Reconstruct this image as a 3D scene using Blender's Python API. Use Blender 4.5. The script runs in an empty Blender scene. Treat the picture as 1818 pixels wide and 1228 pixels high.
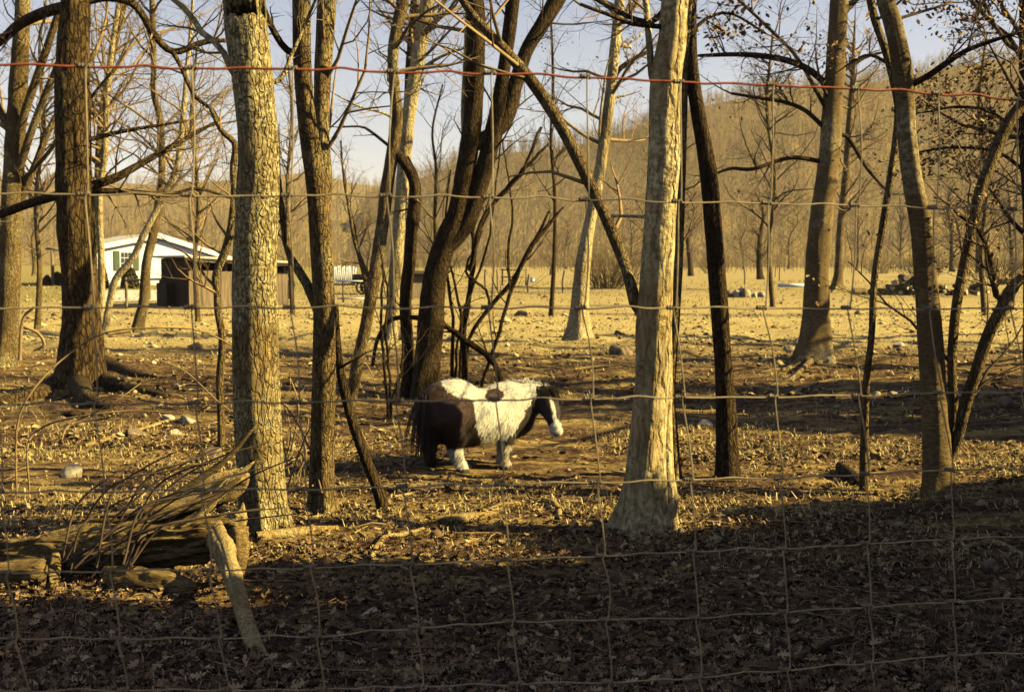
import bpy, math, random
import numpy as np
from mathutils import Vector

# ------------------------------------------------------------------ camera, sky, sun, exposure
scene = bpy.context.scene
F = 2200.0; CX, CY, HOR = 909.0, 614.0, 470.0      # focal length and principal point in photo pixels, horizon row
CAMZ = 1.95
PITCH = math.atan((CY - HOR) / F)
cam_d = bpy.data.cameras.new('camera'); cam = bpy.data.objects.new('camera', cam_d)
scene.collection.objects.link(cam); scene.camera = cam
cam.location = (0, 0, CAMZ); cam.rotation_euler = (math.pi / 2 - PITCH, 0, 0)
cam_d.sensor_width = 36.0; cam_d.sensor_fit = 'HORIZONTAL'; cam_d.lens = 36.0 * F / 1818.0
cam_d.clip_start = 0.05; cam_d.clip_end = 6000
cam_d.dof.use_dof = True; cam_d.dof.focus_distance = 5.5; cam_d.dof.aperture_fstop = 9.0

SUN_EL = math.radians(30); SUN_AZ = math.radians(97)     # clockwise from +Y: from the right, a little behind the camera
to_sun = Vector((math.cos(SUN_EL) * math.sin(SUN_AZ), math.cos(SUN_EL) * math.cos(SUN_AZ), math.sin(SUN_EL)))
sun_d = bpy.data.lights.new('sun', 'SUN'); sun_d.energy = 5.0; sun_d.angle = math.radians(0.5); sun_d.color = (1.0, 0.82, 0.36)
sun = bpy.data.objects.new('sun', sun_d); scene.collection.objects.link(sun)
sun.rotation_euler = to_sun.to_track_quat('Z', 'Y').to_euler(); sun.location = (20, -5, 20)
world = bpy.data.worlds.new('World'); scene.world = world; world.use_nodes = True
wn = world.node_tree; bg = wn.nodes['Background']
sky = wn.nodes.new('ShaderNodeTexSky'); sky.sky_type = 'NISHITA'; sky.sun_disc = False
sky.sun_elevation = SUN_EL; sky.sun_rotation = SUN_AZ; sky.air_density = 1.0; sky.dust_density = 0.4; sky.ozone_density = 1.6
tint = wn.nodes.new('ShaderNodeMix'); tint.data_type = 'RGBA'; tint.blend_type = 'MULTIPLY'; tint.inputs[0].default_value = 1.0
tint.inputs[7].default_value = (1.24, .94, .86, 1)      # the old film's lavender cast of the whole sky
wn.links.new(sky.outputs[0], tint.inputs[6]); wn.links.new(tint.outputs[2], bg.inputs[0]); bg.inputs[1].default_value = 0.058
vs = scene.view_settings; vs.view_transform = 'Standard'; vs.look = 'None'; vs.gamma = 1.0; vs.use_curve_mapping = False
vs.exposure = 1.5
scene.render.engine = 'CYCLES'; scene.cycles.max_bounces = 5; scene.cycles.diffuse_bounces = 0
scene.cycles.use_denoising = True

# ------------------------------------------------------------------ helpers
C = scene.collection
R = np.random.default_rng(7)
def lerp(a, b, t): return a + (b - a) * t
_fw = np.array([0, math.cos(PITCH), -math.sin(PITCH)]); _up = np.array([0, math.sin(PITCH), math.cos(PITCH)])
def at(px, py, Y):                                  # photo pixel -> point at depth Y
    d = _fw + _up * ((CY - py) / F) + np.array([(px - CX) / F, 0, 0])
    return np.array([0, 0, CAMZ]) + d * (Y / d[1])
def proj(p):
    v = np.asarray(p, float) - np.array([0, 0, CAMZ]); z = v @ _fw
    return CX + F * v[0] / z, CY - F * (v @ _up) / z

_H = np.random.default_rng(99).random(65536)
def _hash(i, j, k):
    return _H[((i * 73856093) ^ (j * 19349663) ^ (k * 83492791)) & 65535]
def vnoise(x, y, z=None):                           # smooth value noise in [-1, 1]
    x = np.asarray(x, float); y = np.asarray(y, float); z = np.zeros_like(x) if z is None else np.asarray(z, float)
    i = np.floor(x).astype(np.int64); j = np.floor(y).astype(np.int64); k = np.floor(z).astype(np.int64)
    u, v, w = x - i, y - j, z - k
    u, v, w = (t * t * (3 - 2 * t) for t in (u, v, w))
    r = 0
    for a in (0, 1):
        for b in (0, 1):
            for c in (0, 1):
                r = r + _hash(i + a, j + b, k + c) * (u if a else 1 - u) * (v if b else 1 - v) * (w if c else 1 - w)
    return r * 2 - 1
def fbm(x, y, z=None, o=4):
    r = 0; a = 1.0; s = 0
    zz = np.zeros_like(np.asarray(x, float)) if z is None else z
    for n in range(o):
        r = r + a * vnoise(np.asarray(x) * 2 ** n + 17 * n, np.asarray(y) * 2 ** n - 9 * n, np.asarray(zz) * 2 ** n + 5 * n); s += a; a *= 0.5
    return r / s

_gy = np.array([-60, 0, 2.3, 3, 4, 5, 6, 8, 10, 14, 20, 30, 40, 50, 65, 80, 120, 200, 300, 1200.])
_gh = np.array([1.4, 1.3, 1.03, 1.22, 1.52, 1.76, 1.83, 1.92, 1.95, 1.97, 1.95, 1.87, 1.77, 1.65, 1.5, 1.3, 1.2, 0.9, 0.3, -3.])
def ground_z(x, y):
    x = np.asarray(x, float); y = np.asarray(y, float)
    z = CAMZ - np.interp(y, _gy, _gh)
    near = np.clip((y - 3) / 3, 0, 1) * np.clip((60 - y) / 25, 0, 1)
    z = z + near * (0.055 * fbm(x * 0.9 + 3, y * 0.9, o=3) + 0.03 * fbm(x * 3.1, y * 3.1 + 50, o=3))
    mid = np.clip((y - 11) / 5, 0, 1) * np.clip((45 - y) / 12, 0, 1)
    z = z + mid * (0.15 * fbm(x * 0.55 + 11, y * 0.8 + 4, o=3) + 0.05 * np.abs(fbm(x * 2.2, y * 2.2, o=3)))
    return z
def on_ground(px, py, lo=4.0, hi=400.0):            # photo pixel -> where its ray meets the ground
    prev = lo
    for Y in np.geomspace(lo, hi, 700):
        p = at(px, py, Y)
        if p[2] <= ground_z(p[0], p[1]):
            a, b = prev, Y
            for _ in range(25):
                m = (a + b) / 2; q = at(px, py, m)
                if q[2] <= ground_z(q[0], q[1]): b = m
                else: a = m
            return at(px, py, b)
        prev = Y
    return at(px, py, hi)
def norm(v): return v / (np.linalg.norm(v, axis=-1, keepdims=True) + 1e-12)

def mesh_np(name, V, faces, mat, parent=None, base=None, smooth=True, col=None, mats=None, midx=None):
    """faces: list of int arrays (n,3) or (n,4)"""
    V = np.asarray(V, np.float32)
    if base is not None: V = V - np.asarray(base, np.float32)
    me = bpy.data.meshes.new(name)
    fs = [np.asarray(f, np.int32) for f in faces if len(f)]
    nl = sum(f.size for f in fs); npol = sum(len(f) for f in fs)
    me.vertices.add(len(V)); me.vertices.foreach_set('co', V.ravel())
    me.loops.add(nl); me.loops.foreach_set('vertex_index', np.concatenate([f.ravel() for f in fs]))
    tot = np.concatenate([np.full(len(f), f.shape[1], np.int32) for f in fs])
    st = np.concatenate([[0], np.cumsum(tot)[:-1]]).astype(np.int32)
    me.polygons.add(npol); me.polygons.foreach_set('loop_start', st); me.polygons.foreach_set('loop_total', tot)
    if smooth: me.polygons.foreach_set('use_smooth', np.ones(npol, bool))
    if midx is not None: me.polygons.foreach_set('material_index', np.asarray(midx, np.int32))
    me.update(calc_edges=True); me.validate()
    if col is not None:
        ca = me.color_attributes.new('col', 'FLOAT_COLOR', 'POINT')
        c4 = np.ones((len(V), 4), np.float32); c4[:, :3] = col; ca.data.foreach_set('color', c4.ravel())
    for m in (mats or [mat]): me.materials.append(m)
    o = bpy.data.objects.new(name, me); C.objects.link(o)
    if parent is not None: o.parent = parent
    elif base is not None: o.location = [float(t) for t in base]
    return o
def thing(name, label, cat, base, group=None):
    o = bpy.data.objects.new(name, None); C.objects.link(o); o.location = [float(t) for t in base]
    o.empty_display_size = 0.2
    return tag(o, label, cat, group)
def tag(o, label, cat, group=None, kind=None):
    o['label'] = label; o['category'] = cat
    if group: o['group'] = group
    if kind: o['kind'] = kind
    return o

def tubes(P, Rr, n=3, cap=False):
    """P (m,k,3) polylines, Rr (m,k) radii -> verts, quads"""
    P = np.asarray(P, float); Rr = np.asarray(Rr, float); m, k, _ = P.shape
    T = np.empty_like(P); T[:, 1:-1] = P[:, 2:] - P[:, :-2]; T[:, 0] = P[:, 1] - P[:, 0]; T[:, -1] = P[:, -1] - P[:, -2]
    T = norm(T); mean = norm(P[:, -1] - P[:, 0])
    ref = np.zeros((m, 3)); ref[np.arange(m), np.argmin(np.abs(mean), axis=1)] = 1
    U = norm(np.cross(T, ref[:, None, :])); W = np.cross(T, U)
    a = np.linspace(0, 2 * np.pi, n, endpoint=False)
    V = P[:, :, None, :] + Rr[:, :, None, None] * (np.cos(a)[None, None, :, None] * U[:, :, None, :] + np.sin(a)[None, None, :, None] * W[:, :, None, :])
    idx = np.arange(m * k * n).reshape(m, k, n); nx = np.roll(idx, -1, axis=2)
    Q = np.stack([idx[:, :-1], nx[:, :-1], nx[:, 1:], idx[:, 1:]], -1).reshape(-1, 4)
    return V.reshape(-1, 3), Q
class Acc:
    def __init__(s): s.V = []; s.Q = []; s.T = []; s.c = []; s.n = 0
    def add(s, V, Q=(), T=(), col=None):
        V = np.asarray(V)
        if len(Q): s.Q.append(np.asarray(Q) + s.n)
        if len(T): s.T.append(np.asarray(T) + s.n)
        s.V.append(V); s.n += len(V)
        if col is not None: s.c.append(np.broadcast_to(col, (len(V), 3)))
        return s
    def tube(s, P, Rr, n=3): return s.add(*tubes(np.asarray(P)[None], np.asarray(Rr)[None], n))
    def build(s, name, mat, parent=None, base=None, smooth=True):
        V = np.concatenate(s.V); fs = ([np.concatenate(s.Q)] if s.Q else []) + ([np.concatenate(s.T)] if s.T else [])
        return mesh_np(name, V, fs, mat, parent, base, smooth, np.concatenate(s.c) if s.c else None)
_BOXF = np.array([[0, 2, 3, 1], [4, 5, 7, 6], [0, 1, 5, 4], [2, 6, 7, 3], [0, 4, 6, 2], [1, 3, 7, 5]])
def boxv(c, s, rz=0, rx=0, ry=0):
    c = np.asarray(c, float); s = np.asarray(s, float) / 2
    v = np.array([[i, j, k] for k in (-1, 1) for j in (-1, 1) for i in (-1, 1)], float) * s
    for ax, an in ((0, rx), (1, ry), (2, rz)):
        if an:
            ca, sa = math.cos(an), math.sin(an); a, b = [(1, 2), (2, 0), (0, 1)][ax]
            va = v[:, a] * ca - v[:, b] * sa; vb = v[:, a] * sa + v[:, b] * ca; v[:, a] = va; v[:, b] = vb
    return v + c
_BOXQ = np.array([[0, 2, 3, 1], [4, 5, 7, 6], [0, 1, 5, 4], [2, 6, 7, 3], [0, 4, 6, 2], [1, 3, 7, 5]])
def box(name, c, s, mat, parent=None, base=None, rz=0, rx=0, ry=0):
    o = mesh_np(name, boxv(c, s, rz, rx, ry), [_BOXQ], mat, parent, base, smooth=False)
    return o
def crom(P, n):                                     # Catmull-Rom resample of control rows to n rows
    P = np.asarray(P, float)
    if len(P) < 3:
        t = np.linspace(0, 1, n)[:, None]; return P[0] * (1 - t) + P[-1] * t
    Q = np.vstack([2 * P[0] - P[1], P, 2 * P[-1] - P[-2]])
    L = np.concatenate([[0], np.cumsum(np.linalg.norm(np.diff(P[:, :3], axis=0), axis=1))])
    s = np.linspace(0, L[-1], n); seg = np.clip(np.searchsorted(L, s, 'right') - 1, 0, len(P) - 2)
    t = ((s - L[seg]) / (L[seg + 1] - L[seg] + 1e-9))[:, None]
    a, b, c, d = Q[seg], Q[seg + 1], Q[seg + 2], Q[seg + 3]
    return 0.5 * (2 * b + (c - a) * t + (2 * a - 5 * b + 4 * c - d) * t ** 2 + (3 * b - 3 * c + d - a) * t ** 3)

# ------------------------------------------------------------------ materials
def newmat(name):
    m = bpy.data.materials.new(name); m.use_nodes = True; nt = m.node_tree
    return m, nt, nt.nodes['Principled BSDF']
def N(nt, t, **kw):
    n = nt.nodes.new('ShaderNode' + t)
    for k, v in kw.items():
        if k.startswith('i_'): n.inputs[k[2:].replace('_', ' ')].default_value = v
        else: setattr(n, k, v)
    return n
def ramp(nt, src, stops):
    r = N(nt, 'ValToRGB'); e = r.color_ramp.elements
    while len(e) < len(stops): e.new(0.5)
    for el, (p, c) in zip(e, stops): el.position = p; el.color = (*c, 1) if len(c) == 3 else c
    nt.links.new(src, r.inputs[0]); return r
def mix(nt, fac, a, b, blend='MIX'):
    m = N(nt, 'Mix', data_type='RGBA', blend_type=blend)
    for i, v in ((0, fac), (6, a), (7, b)):
        if hasattr(v, 'is_output') or hasattr(v, 'links'): nt.links.new(v, m.inputs[i])
        else: m.inputs[i].default_value = v if i == 0 else (*v, 1)
    return m.outputs[2]
def coords(nt, scale=(1, 1, 1), kind='Object'):
    tc = N(nt, 'TexCoord'); mp = N(nt, 'Mapping'); mp.inputs['Scale'].default_value = scale
    nt.links.new(tc.outputs[kind], mp.inputs[0]); return mp.outputs[0]
def noise(nt, vec, scale, detail=5, rough=0.6, dist=0):
    n = N(nt, 'TexNoise', i_Scale=scale, i_Detail=detail, i_Roughness=rough, i_Distortion=dist); nt.links.new(vec, n.inputs['Vector']); return n.outputs[0]
def bump(nt, bsdf, h, strength=0.5, dist=0.02):
    b = N(nt, 'Bump', i_Strength=strength, i_Distance=dist); nt.links.new(h, b.inputs['Height']); nt.links.new(b.outputs[0], bsdf.inputs['Normal'])
def bark(name, dark, light, lichen=None, lic=0.5, s=1.0, zs=0.22, bstr=0.8, crack=0.0, csc=22):
    dark, light = ((c[0] * 1.04, c[1] * .93, c[2] * .72) for c in (dark, light)); lichen = lichen and (lichen[0], lichen[1] * .96, lichen[2] * .8)
    m, nt, b = newmat(name); v = coords(nt, (s, s, s * zs)); v2 = coords(nt, (s, s, s))
    n1 = noise(nt, v, 26, 7, 0.65, 0.6); n2 = noise(nt, v2, 2.3, 6, 0.62, .3); n3 = noise(nt, v2, 30, 5, 0.75); n4 = noise(nt, v2, 1.1, 4, .6)
    c = ramp(nt, n1, [(0.33, dark), (0.62, light)]).outputs[0]
    c = mix(nt, ramp(nt, n2, [(0.38, (0, 0, 0)), (0.62, (.75, .75, .75))]).outputs[0], c, tuple(t * 0.38 for t in light))
    if lichen:
        f = N(nt, 'Math', operation='MULTIPLY'); nt.links.new(ramp(nt, n4, [(lic - 0.05, (0, 0, 0)), (lic + 0.10, (1, 1, 1))]).outputs[0], f.inputs[0])
        nt.links.new(ramp(nt, n3, [(0.42, (0, 0, 0)), (0.60, (1, 1, 1))]).outputs[0], f.inputs[1])
        c = mix(nt, f.outputs[0], c, lichen)
    ad = N(nt, 'Math', operation='MULTIPLY_ADD'); nt.links.new(n3, ad.inputs[0]); ad.inputs[1].default_value = 0.35; nt.links.new(n1, ad.inputs[2]); h = ad.outputs[0]
    if crack:
        wv = N(nt, 'Mix', data_type='VECTOR'); wv.inputs[0].default_value = .06; nt.links.new(coords(nt, (s, s, s * .28)), wv.inputs[4]); nz = N(nt, 'TexNoise', i_Scale=9, i_Detail=3); nt.links.new(v2, nz.inputs['Vector']); nt.links.new(nz.outputs[1], wv.inputs[5])
        vo = N(nt, 'TexVoronoi', feature='DISTANCE_TO_EDGE', i_Scale=csc); nt.links.new(wv.outputs[1], vo.inputs['Vector'])
        e = ramp(nt, vo.outputs[0], [(.0, (1, 1, 1)), (.16, (0, 0, 0))]).outputs[0]; k = N(nt, 'Math', operation='MULTIPLY', use_clamp=True); nt.links.new(e, k.inputs[0]); k.inputs[1].default_value = crack
        c = mix(nt, k.outputs[0], c, tuple(t * .35 for t in dark)); h2 = N(nt, 'Math', operation='MULTIPLY_ADD'); nt.links.new(e, h2.inputs[0]); h2.inputs[1].default_value = -.6; nt.links.new(h, h2.inputs[2]); h = h2.outputs[0]
    nt.links.new(c, b.inputs['Base Color']); b.inputs['Roughness'].default_value = 0.9; b.inputs['Specular IOR Level'].default_value = 0.12
    bump(nt, b, h, bstr, 0.035)
    return m
def plain(name, col, rough=0.8, var=0.25, sc=12, bstr=0.3, stretch=(1, 1, 1), spec=0.2, metal=0.0):
    m, nt, b = newmat(name); v = coords(nt, stretch); n = noise(nt, v, sc, 6, 0.65)
    c = ramp(nt, n, [(0.3, tuple(t * (1 - var) for t in col)), (0.7, tuple(min(1, t * (1 + var)) for t in col))]).outputs[0]
    nt.links.new(c, b.inputs['Base Color']); b.inputs['Roughness'].default_value = rough; b.inputs['Specular IOR Level'].default_value = spec; b.inputs['Metallic'].default_value = metal
    if bstr: bump(nt, b, n, bstr, 0.02)
    return m
def attr_mat(name, rough=0.85, mul=1.0, trans=False):
    m, nt, b = newmat(name); a = N(nt, 'Attribute', attribute_name='col'); nt.links.new(a.outputs['Color'], b.inputs['Base Color'])
    b.inputs['Roughness'].default_value = rough; b.inputs['Specular IOR Level'].default_value = 0.15
    return m
M = {}
M['oak'] = bark('lichened_oak_bark', (.055, .037, .02), (.37, .29, .155), (.58, .51, .31), .43, 1.0, 0.3, 1.0, .3, 30)
M['furrow'] = bark('furrowed_dark_bark', (.028, .018, .011), (.17, .12, .062), (.26, .21, .11), .62, 1.0, 0.22, 1.0, .9, 16)
M['grey'] = bark('grey_brown_bark', (.05, .034, .02), (.30, .225, .12), (.46, .39, .23), .53, 1.1, .2, 1.0, .4, 34)
M['dark'] = bark('dark_bark', (.022, .014, .010), (.12, .085, .048), (.24, .19, .11), .64, 1.3, .22, 1.0, .5, 24)
M['pale'] = bark('pale_smooth_bark', (.15, .105, .05), (.48, .395, .225), (.66, .575, .38), .44, .8, 0.18, .8, .25, 14)
M['beech'] = bark('banded_bark', (.06, .042, .026), (.23, .175, .098), (.54, .48, .33), .55, .7, 2.6, .5)
M['twig'] = plain('twig_bark', (.24, .16, .075), .9, .4, 9, 0)
M['dtwig'] = plain('dark_twig_bark', (.085, .056, .036), .9, .4, 9, 0)
M['deadwood'] = bark('weathered_dead_wood', (.07, .045, .022), (.50, .37, .17), (.56, .45, .25), .45, 1.5, 0.55, 1.0)
M['log'] = None
def log_mat():
    m, nt, b = newmat('rotten_log_wood'); v = coords(nt, (3, 14, 14)); v2 = coords(nt)
    n1 = noise(nt, v, 4, 8, .7, .5); n2 = noise(nt, v2, 5, 5)
    c = ramp(nt, n1, [(.32, (.03, .018, .01)), (.46, (.25, .16, .06)), (.66, (.52, .38, .16))]).outputs[0]
    c = mix(nt, ramp(nt, n2, [(.42, (0, 0, 0)), (.65, (.7, .7, .7))]).outputs[0], c, (.13, .075, .03))
    nt.links.new(c, b.inputs['Base Color']); b.inputs['Roughness'].default_value = .95; b.inputs['Specular IOR Level'].default_value = .1
    bump(nt, b, n1, 1.0, .05); return m
M['log'] = log_mat()
M['rock'] = plain('pale_field_stone', (.40, .33, .22), .9, .45, 7, .8)
M['rockdark'] = plain('dark_field_stone', (.17, .12, .075), .9, .45, 7, .8)
M['wire'] = plain('galvanised_wire', (.27, .21, .12), .6, .4, 30, 0, metal=.3, spec=.3)
M['rustwire'] = plain('rusted_wire', (.22, .055, .025), .8, .5, 40, .2)
M['knot'] = plain('dull_wire_knot', (.15, .115, .075), .6, .4, 60, .2, metal=.4)
M['white'] = plain('white_painted_siding', (.84, .82, .78), .6, .05, 3, 0)
M['whitetrim'] = plain('white_trim_paint', (.82, .81, .77), .6, .04, 3, 0)
M['roof'] = plain('grey_roof_sheet', (.50, .46, .38), .6, .2, 2, .1)
M['roofdark'] = plain('dark_roof_board', (.06, .045, .035), .9, .3, 5, .1)
M['shutter'] = plain('grey_green_shutter', (.09, .11, .06), .7, .2, 6, 0)
M['glass'] = plain('window_glass', (.03, .035, .04), .08, .1, 3, 0, spec=.6)
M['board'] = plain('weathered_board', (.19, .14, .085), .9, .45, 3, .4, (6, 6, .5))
M['boarddark'] = plain('dark_and_shaded_board', (.035, .022, .015), .9, .4, 3, .4, (6, 6, .5))  # dark wood; its tone also stands in for shade on the shed walls
M['post'] = plain('grey_wooden_post', (.20, .15, .09), .9, .4, 5, .4, (6, 6, .6))
M['concrete'] = plain('pale_concrete', (.55, .48, .36), .9, .15, .6, .2)
M['rubber'] = plain('black_rubber', (.02, .02, .02), .7, .2, 9, 0)
M['steel'] = plain('dark_painted_steel', (.03, .03, .035), .5, .3, 5, 0)
M['leaf'] = attr_mat('dead_leaf'); M['grass'] = attr_mat('dry_grass'); M['chips'] = attr_mat('loose_stone'); M['woods'] = attr_mat('far_bare_wood', 1.0)

def ground_mat():
    m, nt, b = newmat('pasture_earth'); g = N(nt, 'NewGeometry'); pos = g.outputs['Position']
    sp = N(nt, 'SeparateXYZ'); nt.links.new(pos, sp.inputs[0])
    big = noise(nt, pos, .22, 6, .6); med = noise(nt, pos, 1.7, 7, .65); fine = noise(nt, pos, 14, 6, .7); vf = noise(nt, pos, 55, 4, .7)
    mp = N(nt, 'Mapping'); mp.inputs['Scale'].default_value = (.5, 2.2, 1); nt.links.new(pos, mp.inputs[0]); streak = noise(nt, mp.outputs[0], 1.3, 6, .65, .4)
    soil = ramp(nt, fine, [(.32, (.035, .018, .012)), (.55, (.13, .075, .042)), (.75, (.30, .20, .10))]).outputs[0]
    straw = ramp(nt, fine, [(.28, (.16, .095, .03)), (.5, (.42, .29, .10)), (.75, (.58, .43, .17))]).outputs[0]
    pale = ramp(nt, fine, [(.25, (.30, .21, .08)), (.6, (.54, .42, .18)), (.8, (.66, .54, .28))]).outputs[0]
    c = mix(nt, ramp(nt, streak, [(.46, (0, 0, 0)), (.64, (1, 1, 1))]).outputs[0], soil, straw)
    yn = N(nt, 'MapRange'); yn.inputs[1].default_value = 23; yn.inputs[2].default_value = 31; nt.links.new(sp.outputs[1], yn.inputs[0])
    ad = N(nt, 'Math', operation='MULTIPLY_ADD'); nt.links.new(big, ad.inputs[0]); ad.inputs[1].default_value = 1.4; ad.inputs[2].default_value = -.7
    ad2 = N(nt, 'Math', operation='ADD', use_clamp=True); nt.links.new(ad.outputs[0], ad2.inputs[0]); nt.links.new(yn.outputs[0], ad2.inputs[1])
    m1 = N(nt, 'Math', operation='MULTIPLY', use_clamp=True); nt.links.new(ad2.outputs[0], m1.inputs[0]); nt.links.new(yn.outputs[0], m1.inputs[1])
    c = mix(nt, m1.outputs[0], c, pale)
    # meadow beyond, lawn near the house
    yf = N(nt, 'MapRange'); yf.inputs[1].default_value = 44; yf.inputs[2].default_value = 62; nt.links.new(sp.outputs[1], yf.inputs[0])
    meadow = ramp(nt, med, [(.3, (.28, .21, .085)), (.6, (.45, .35, .15)), (.8, (.54, .43, .21))]).outputs[0]
    meadow = mix(nt, ramp(nt, streak, [(.5, (0, 0, 0)), (.62, (.6, .6, .6))]).outputs[0], meadow, (.17, .11, .045))
    c = mix(nt, yf.outputs[0], c, meadow)
    xl = N(nt, 'MapRange'); xl.inputs[1].default_value = -9; xl.inputs[2].default_value = -13; nt.links.new(sp.outputs[0], xl.inputs[0])
    yl = N(nt, 'MapRange'); yl.inputs[1].default_value = 50; yl.inputs[2].default_value = 56; nt.links.new(sp.outputs[1], yl.inputs[0])
    ml = N(nt, 'Math', operation='MULTIPLY'); nt.links.new(xl.outputs[0], ml.inputs[0]); nt.links.new(yl.outputs[0], ml.inputs[1])
    c = mix(nt, ml.outputs[0], c, mix(nt, med, (.22, .18, .06), (.34, .27, .10)))
    nt.links.new(c, b.inputs['Base Color']); b.inputs['Roughness'].default_value = 1; b.inputs['Specular IOR Level'].default_value = .05
    s = N(nt, 'Math', operation='MULTIPLY_ADD'); nt.links.new(vf, s.inputs[0]); s.inputs[1].default_value = .3; nt.links.new(fine, s.inputs[2])
    bump(nt, b, s.outputs[0], 1.0, .08); return m
M['ground'] = ground_mat()
def hill_mat():
    m, nt, b = newmat('wooded_hillside'); g = N(nt, 'NewGeometry'); n1 = noise(nt, g.outputs['Position'], .03, 8, .7); n2 = noise(nt, g.outputs['Position'], .35, 5, .7)
    c = ramp(nt, n1, [(.3, (.22, .155, .065)), (.7, (.36, .27, .12))]).outputs[0]
    c = mix(nt, n2, c, (.26, .18, .08)); nt.links.new(c, b.inputs['Base Color']); b.inputs['Roughness'].default_value = 1; b.inputs['Specular IOR Level'].default_value = 0
    bump(nt, b, n2, 1, 2.0); return m
M['hill'] = hill_mat()

# ------------------------------------------------------------------ the ground: one polar sheet, dense in front of the camera
def build_ground():
    a1 = np.linspace(-34, 34, 420); a0 = np.linspace(-180, -35, 40); a2 = np.linspace(35, 180, 40)[:-1]
    ang = np.radians(np.concatenate([a0, a1, a2]))
    r = np.concatenate([np.linspace(.4, 4.4, 14), np.geomspace(4.5, 60, 470), np.geomspace(62, 1100, 60)])
    X = r[:, None] * np.sin(ang)[None]; Y = r[:, None] * np.cos(ang)[None]; Z = ground_z(X, Y)
    fade = np.clip((Y - 4) / 2, 0, 1) * np.clip((48 - Y) / 20, 0, 1)
    Z = Z + fade * .018 * fbm(X * 9, Y * 9, o=3)
    V = np.stack([X, Y, Z], -1).reshape(-1, 3); n = len(ang)
    V = np.vstack([[[0, 0, float(ground_z(0, 0))]], V])
    idx = 1 + np.arange(len(r) * n).reshape(len(r), n); nx = np.roll(idx, -1, axis=1)
    Q = np.stack([idx[:-1], idx[1:], nx[1:], nx[:-1]], -1).reshape(-1, 4)
    T = np.stack([np.zeros(n, int), idx[0], nx[0]], -1)
    o = mesh_np('ground', V, [Q, T], M['ground']); o['kind'] = 'structure'
build_ground()

def build_hill(name, Y0, Yr, tab, u0, u1, nu=150, ny=60):
    u = np.linspace(u0, u1, nu); px = CX + u * F
    row = np.interp(px, [t[0] for t in tab], [t[1] for t in tab])
    zr = CAMZ + (HOR - row) / F * Yr
    t = np.linspace(0, 1.35, ny); Yv = Y0 + (Yr - Y0) * t
    prof = np.where(t <= 1, t ** 1.15 * (1 - .12 * np.sin(np.pi * t)), 1 - (t - 1) * 1.1)
    Yg = np.repeat(Yv[:, None], nu, 1); Xg = u[None] * Yg
    Zg = -1.5 + prof[:, None] * (zr[None] + 1.5)
    Zg = Zg + (Yr * .006) * fbm(Xg / 60, Yg / 60, o=4) * np.clip(t * 4, 0, 1)[:, None]
    idx = np.arange(nu * ny).reshape(ny, nu)
    Q = np.stack([idx[:-1, :-1], idx[:-1, 1:], idx[1:, 1:], idx[1:, :-1]], -1).reshape(-1, 4)
    o = mesh_np(name, np.stack([Xg, Yg, Zg], -1).reshape(-1, 3), [Q], M['hill']); o['kind'] = 'structure'
    def zf(uu, Y):
        tt = (Y - Y0) / (Yr - Y0); p = np.where(tt <= 1, np.maximum(tt, 0) ** 1.15 * (1 - .12 * np.sin(np.pi * tt)), 1 - (tt - 1) * 1.1)
        rr = np.interp(CX + uu * F, [t[0] for t in tab], [t[1] for t in tab]); z = CAMZ + (HOR - rr) / F * Yr
        return -1.5 + p * (z + 1.5) + (Yr * .006) * fbm(uu * Y / 60, Y / 60, o=4) * np.clip(tt * 4, 0, 1)
    return zf
RIDGE = [(-2000, 310), (0, 318), (150, 322), (300, 330), (450, 318), (560, 312), (640, 330), (800, 340), (1200, 350), (4000, 350)]
HILL = [(100, 478), (350, 474), (480, 455), (600, 405), (680, 352), (737, 318), (805, 292), (900, 278), (1010, 262), (1147, 222), (1230, 194), (1313, 174), (1391, 154), (1500, 148), (1627, 133), (1679, 120), (1815, 96), (2200, 60), (3400, 30)]
zf_ridge = build_hill('far_ridge', 260, 900, RIDGE, -1.3, 1.3)
zf_hill = build_hill('hill', 240, 520, HILL, -.36, 1.3)

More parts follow.
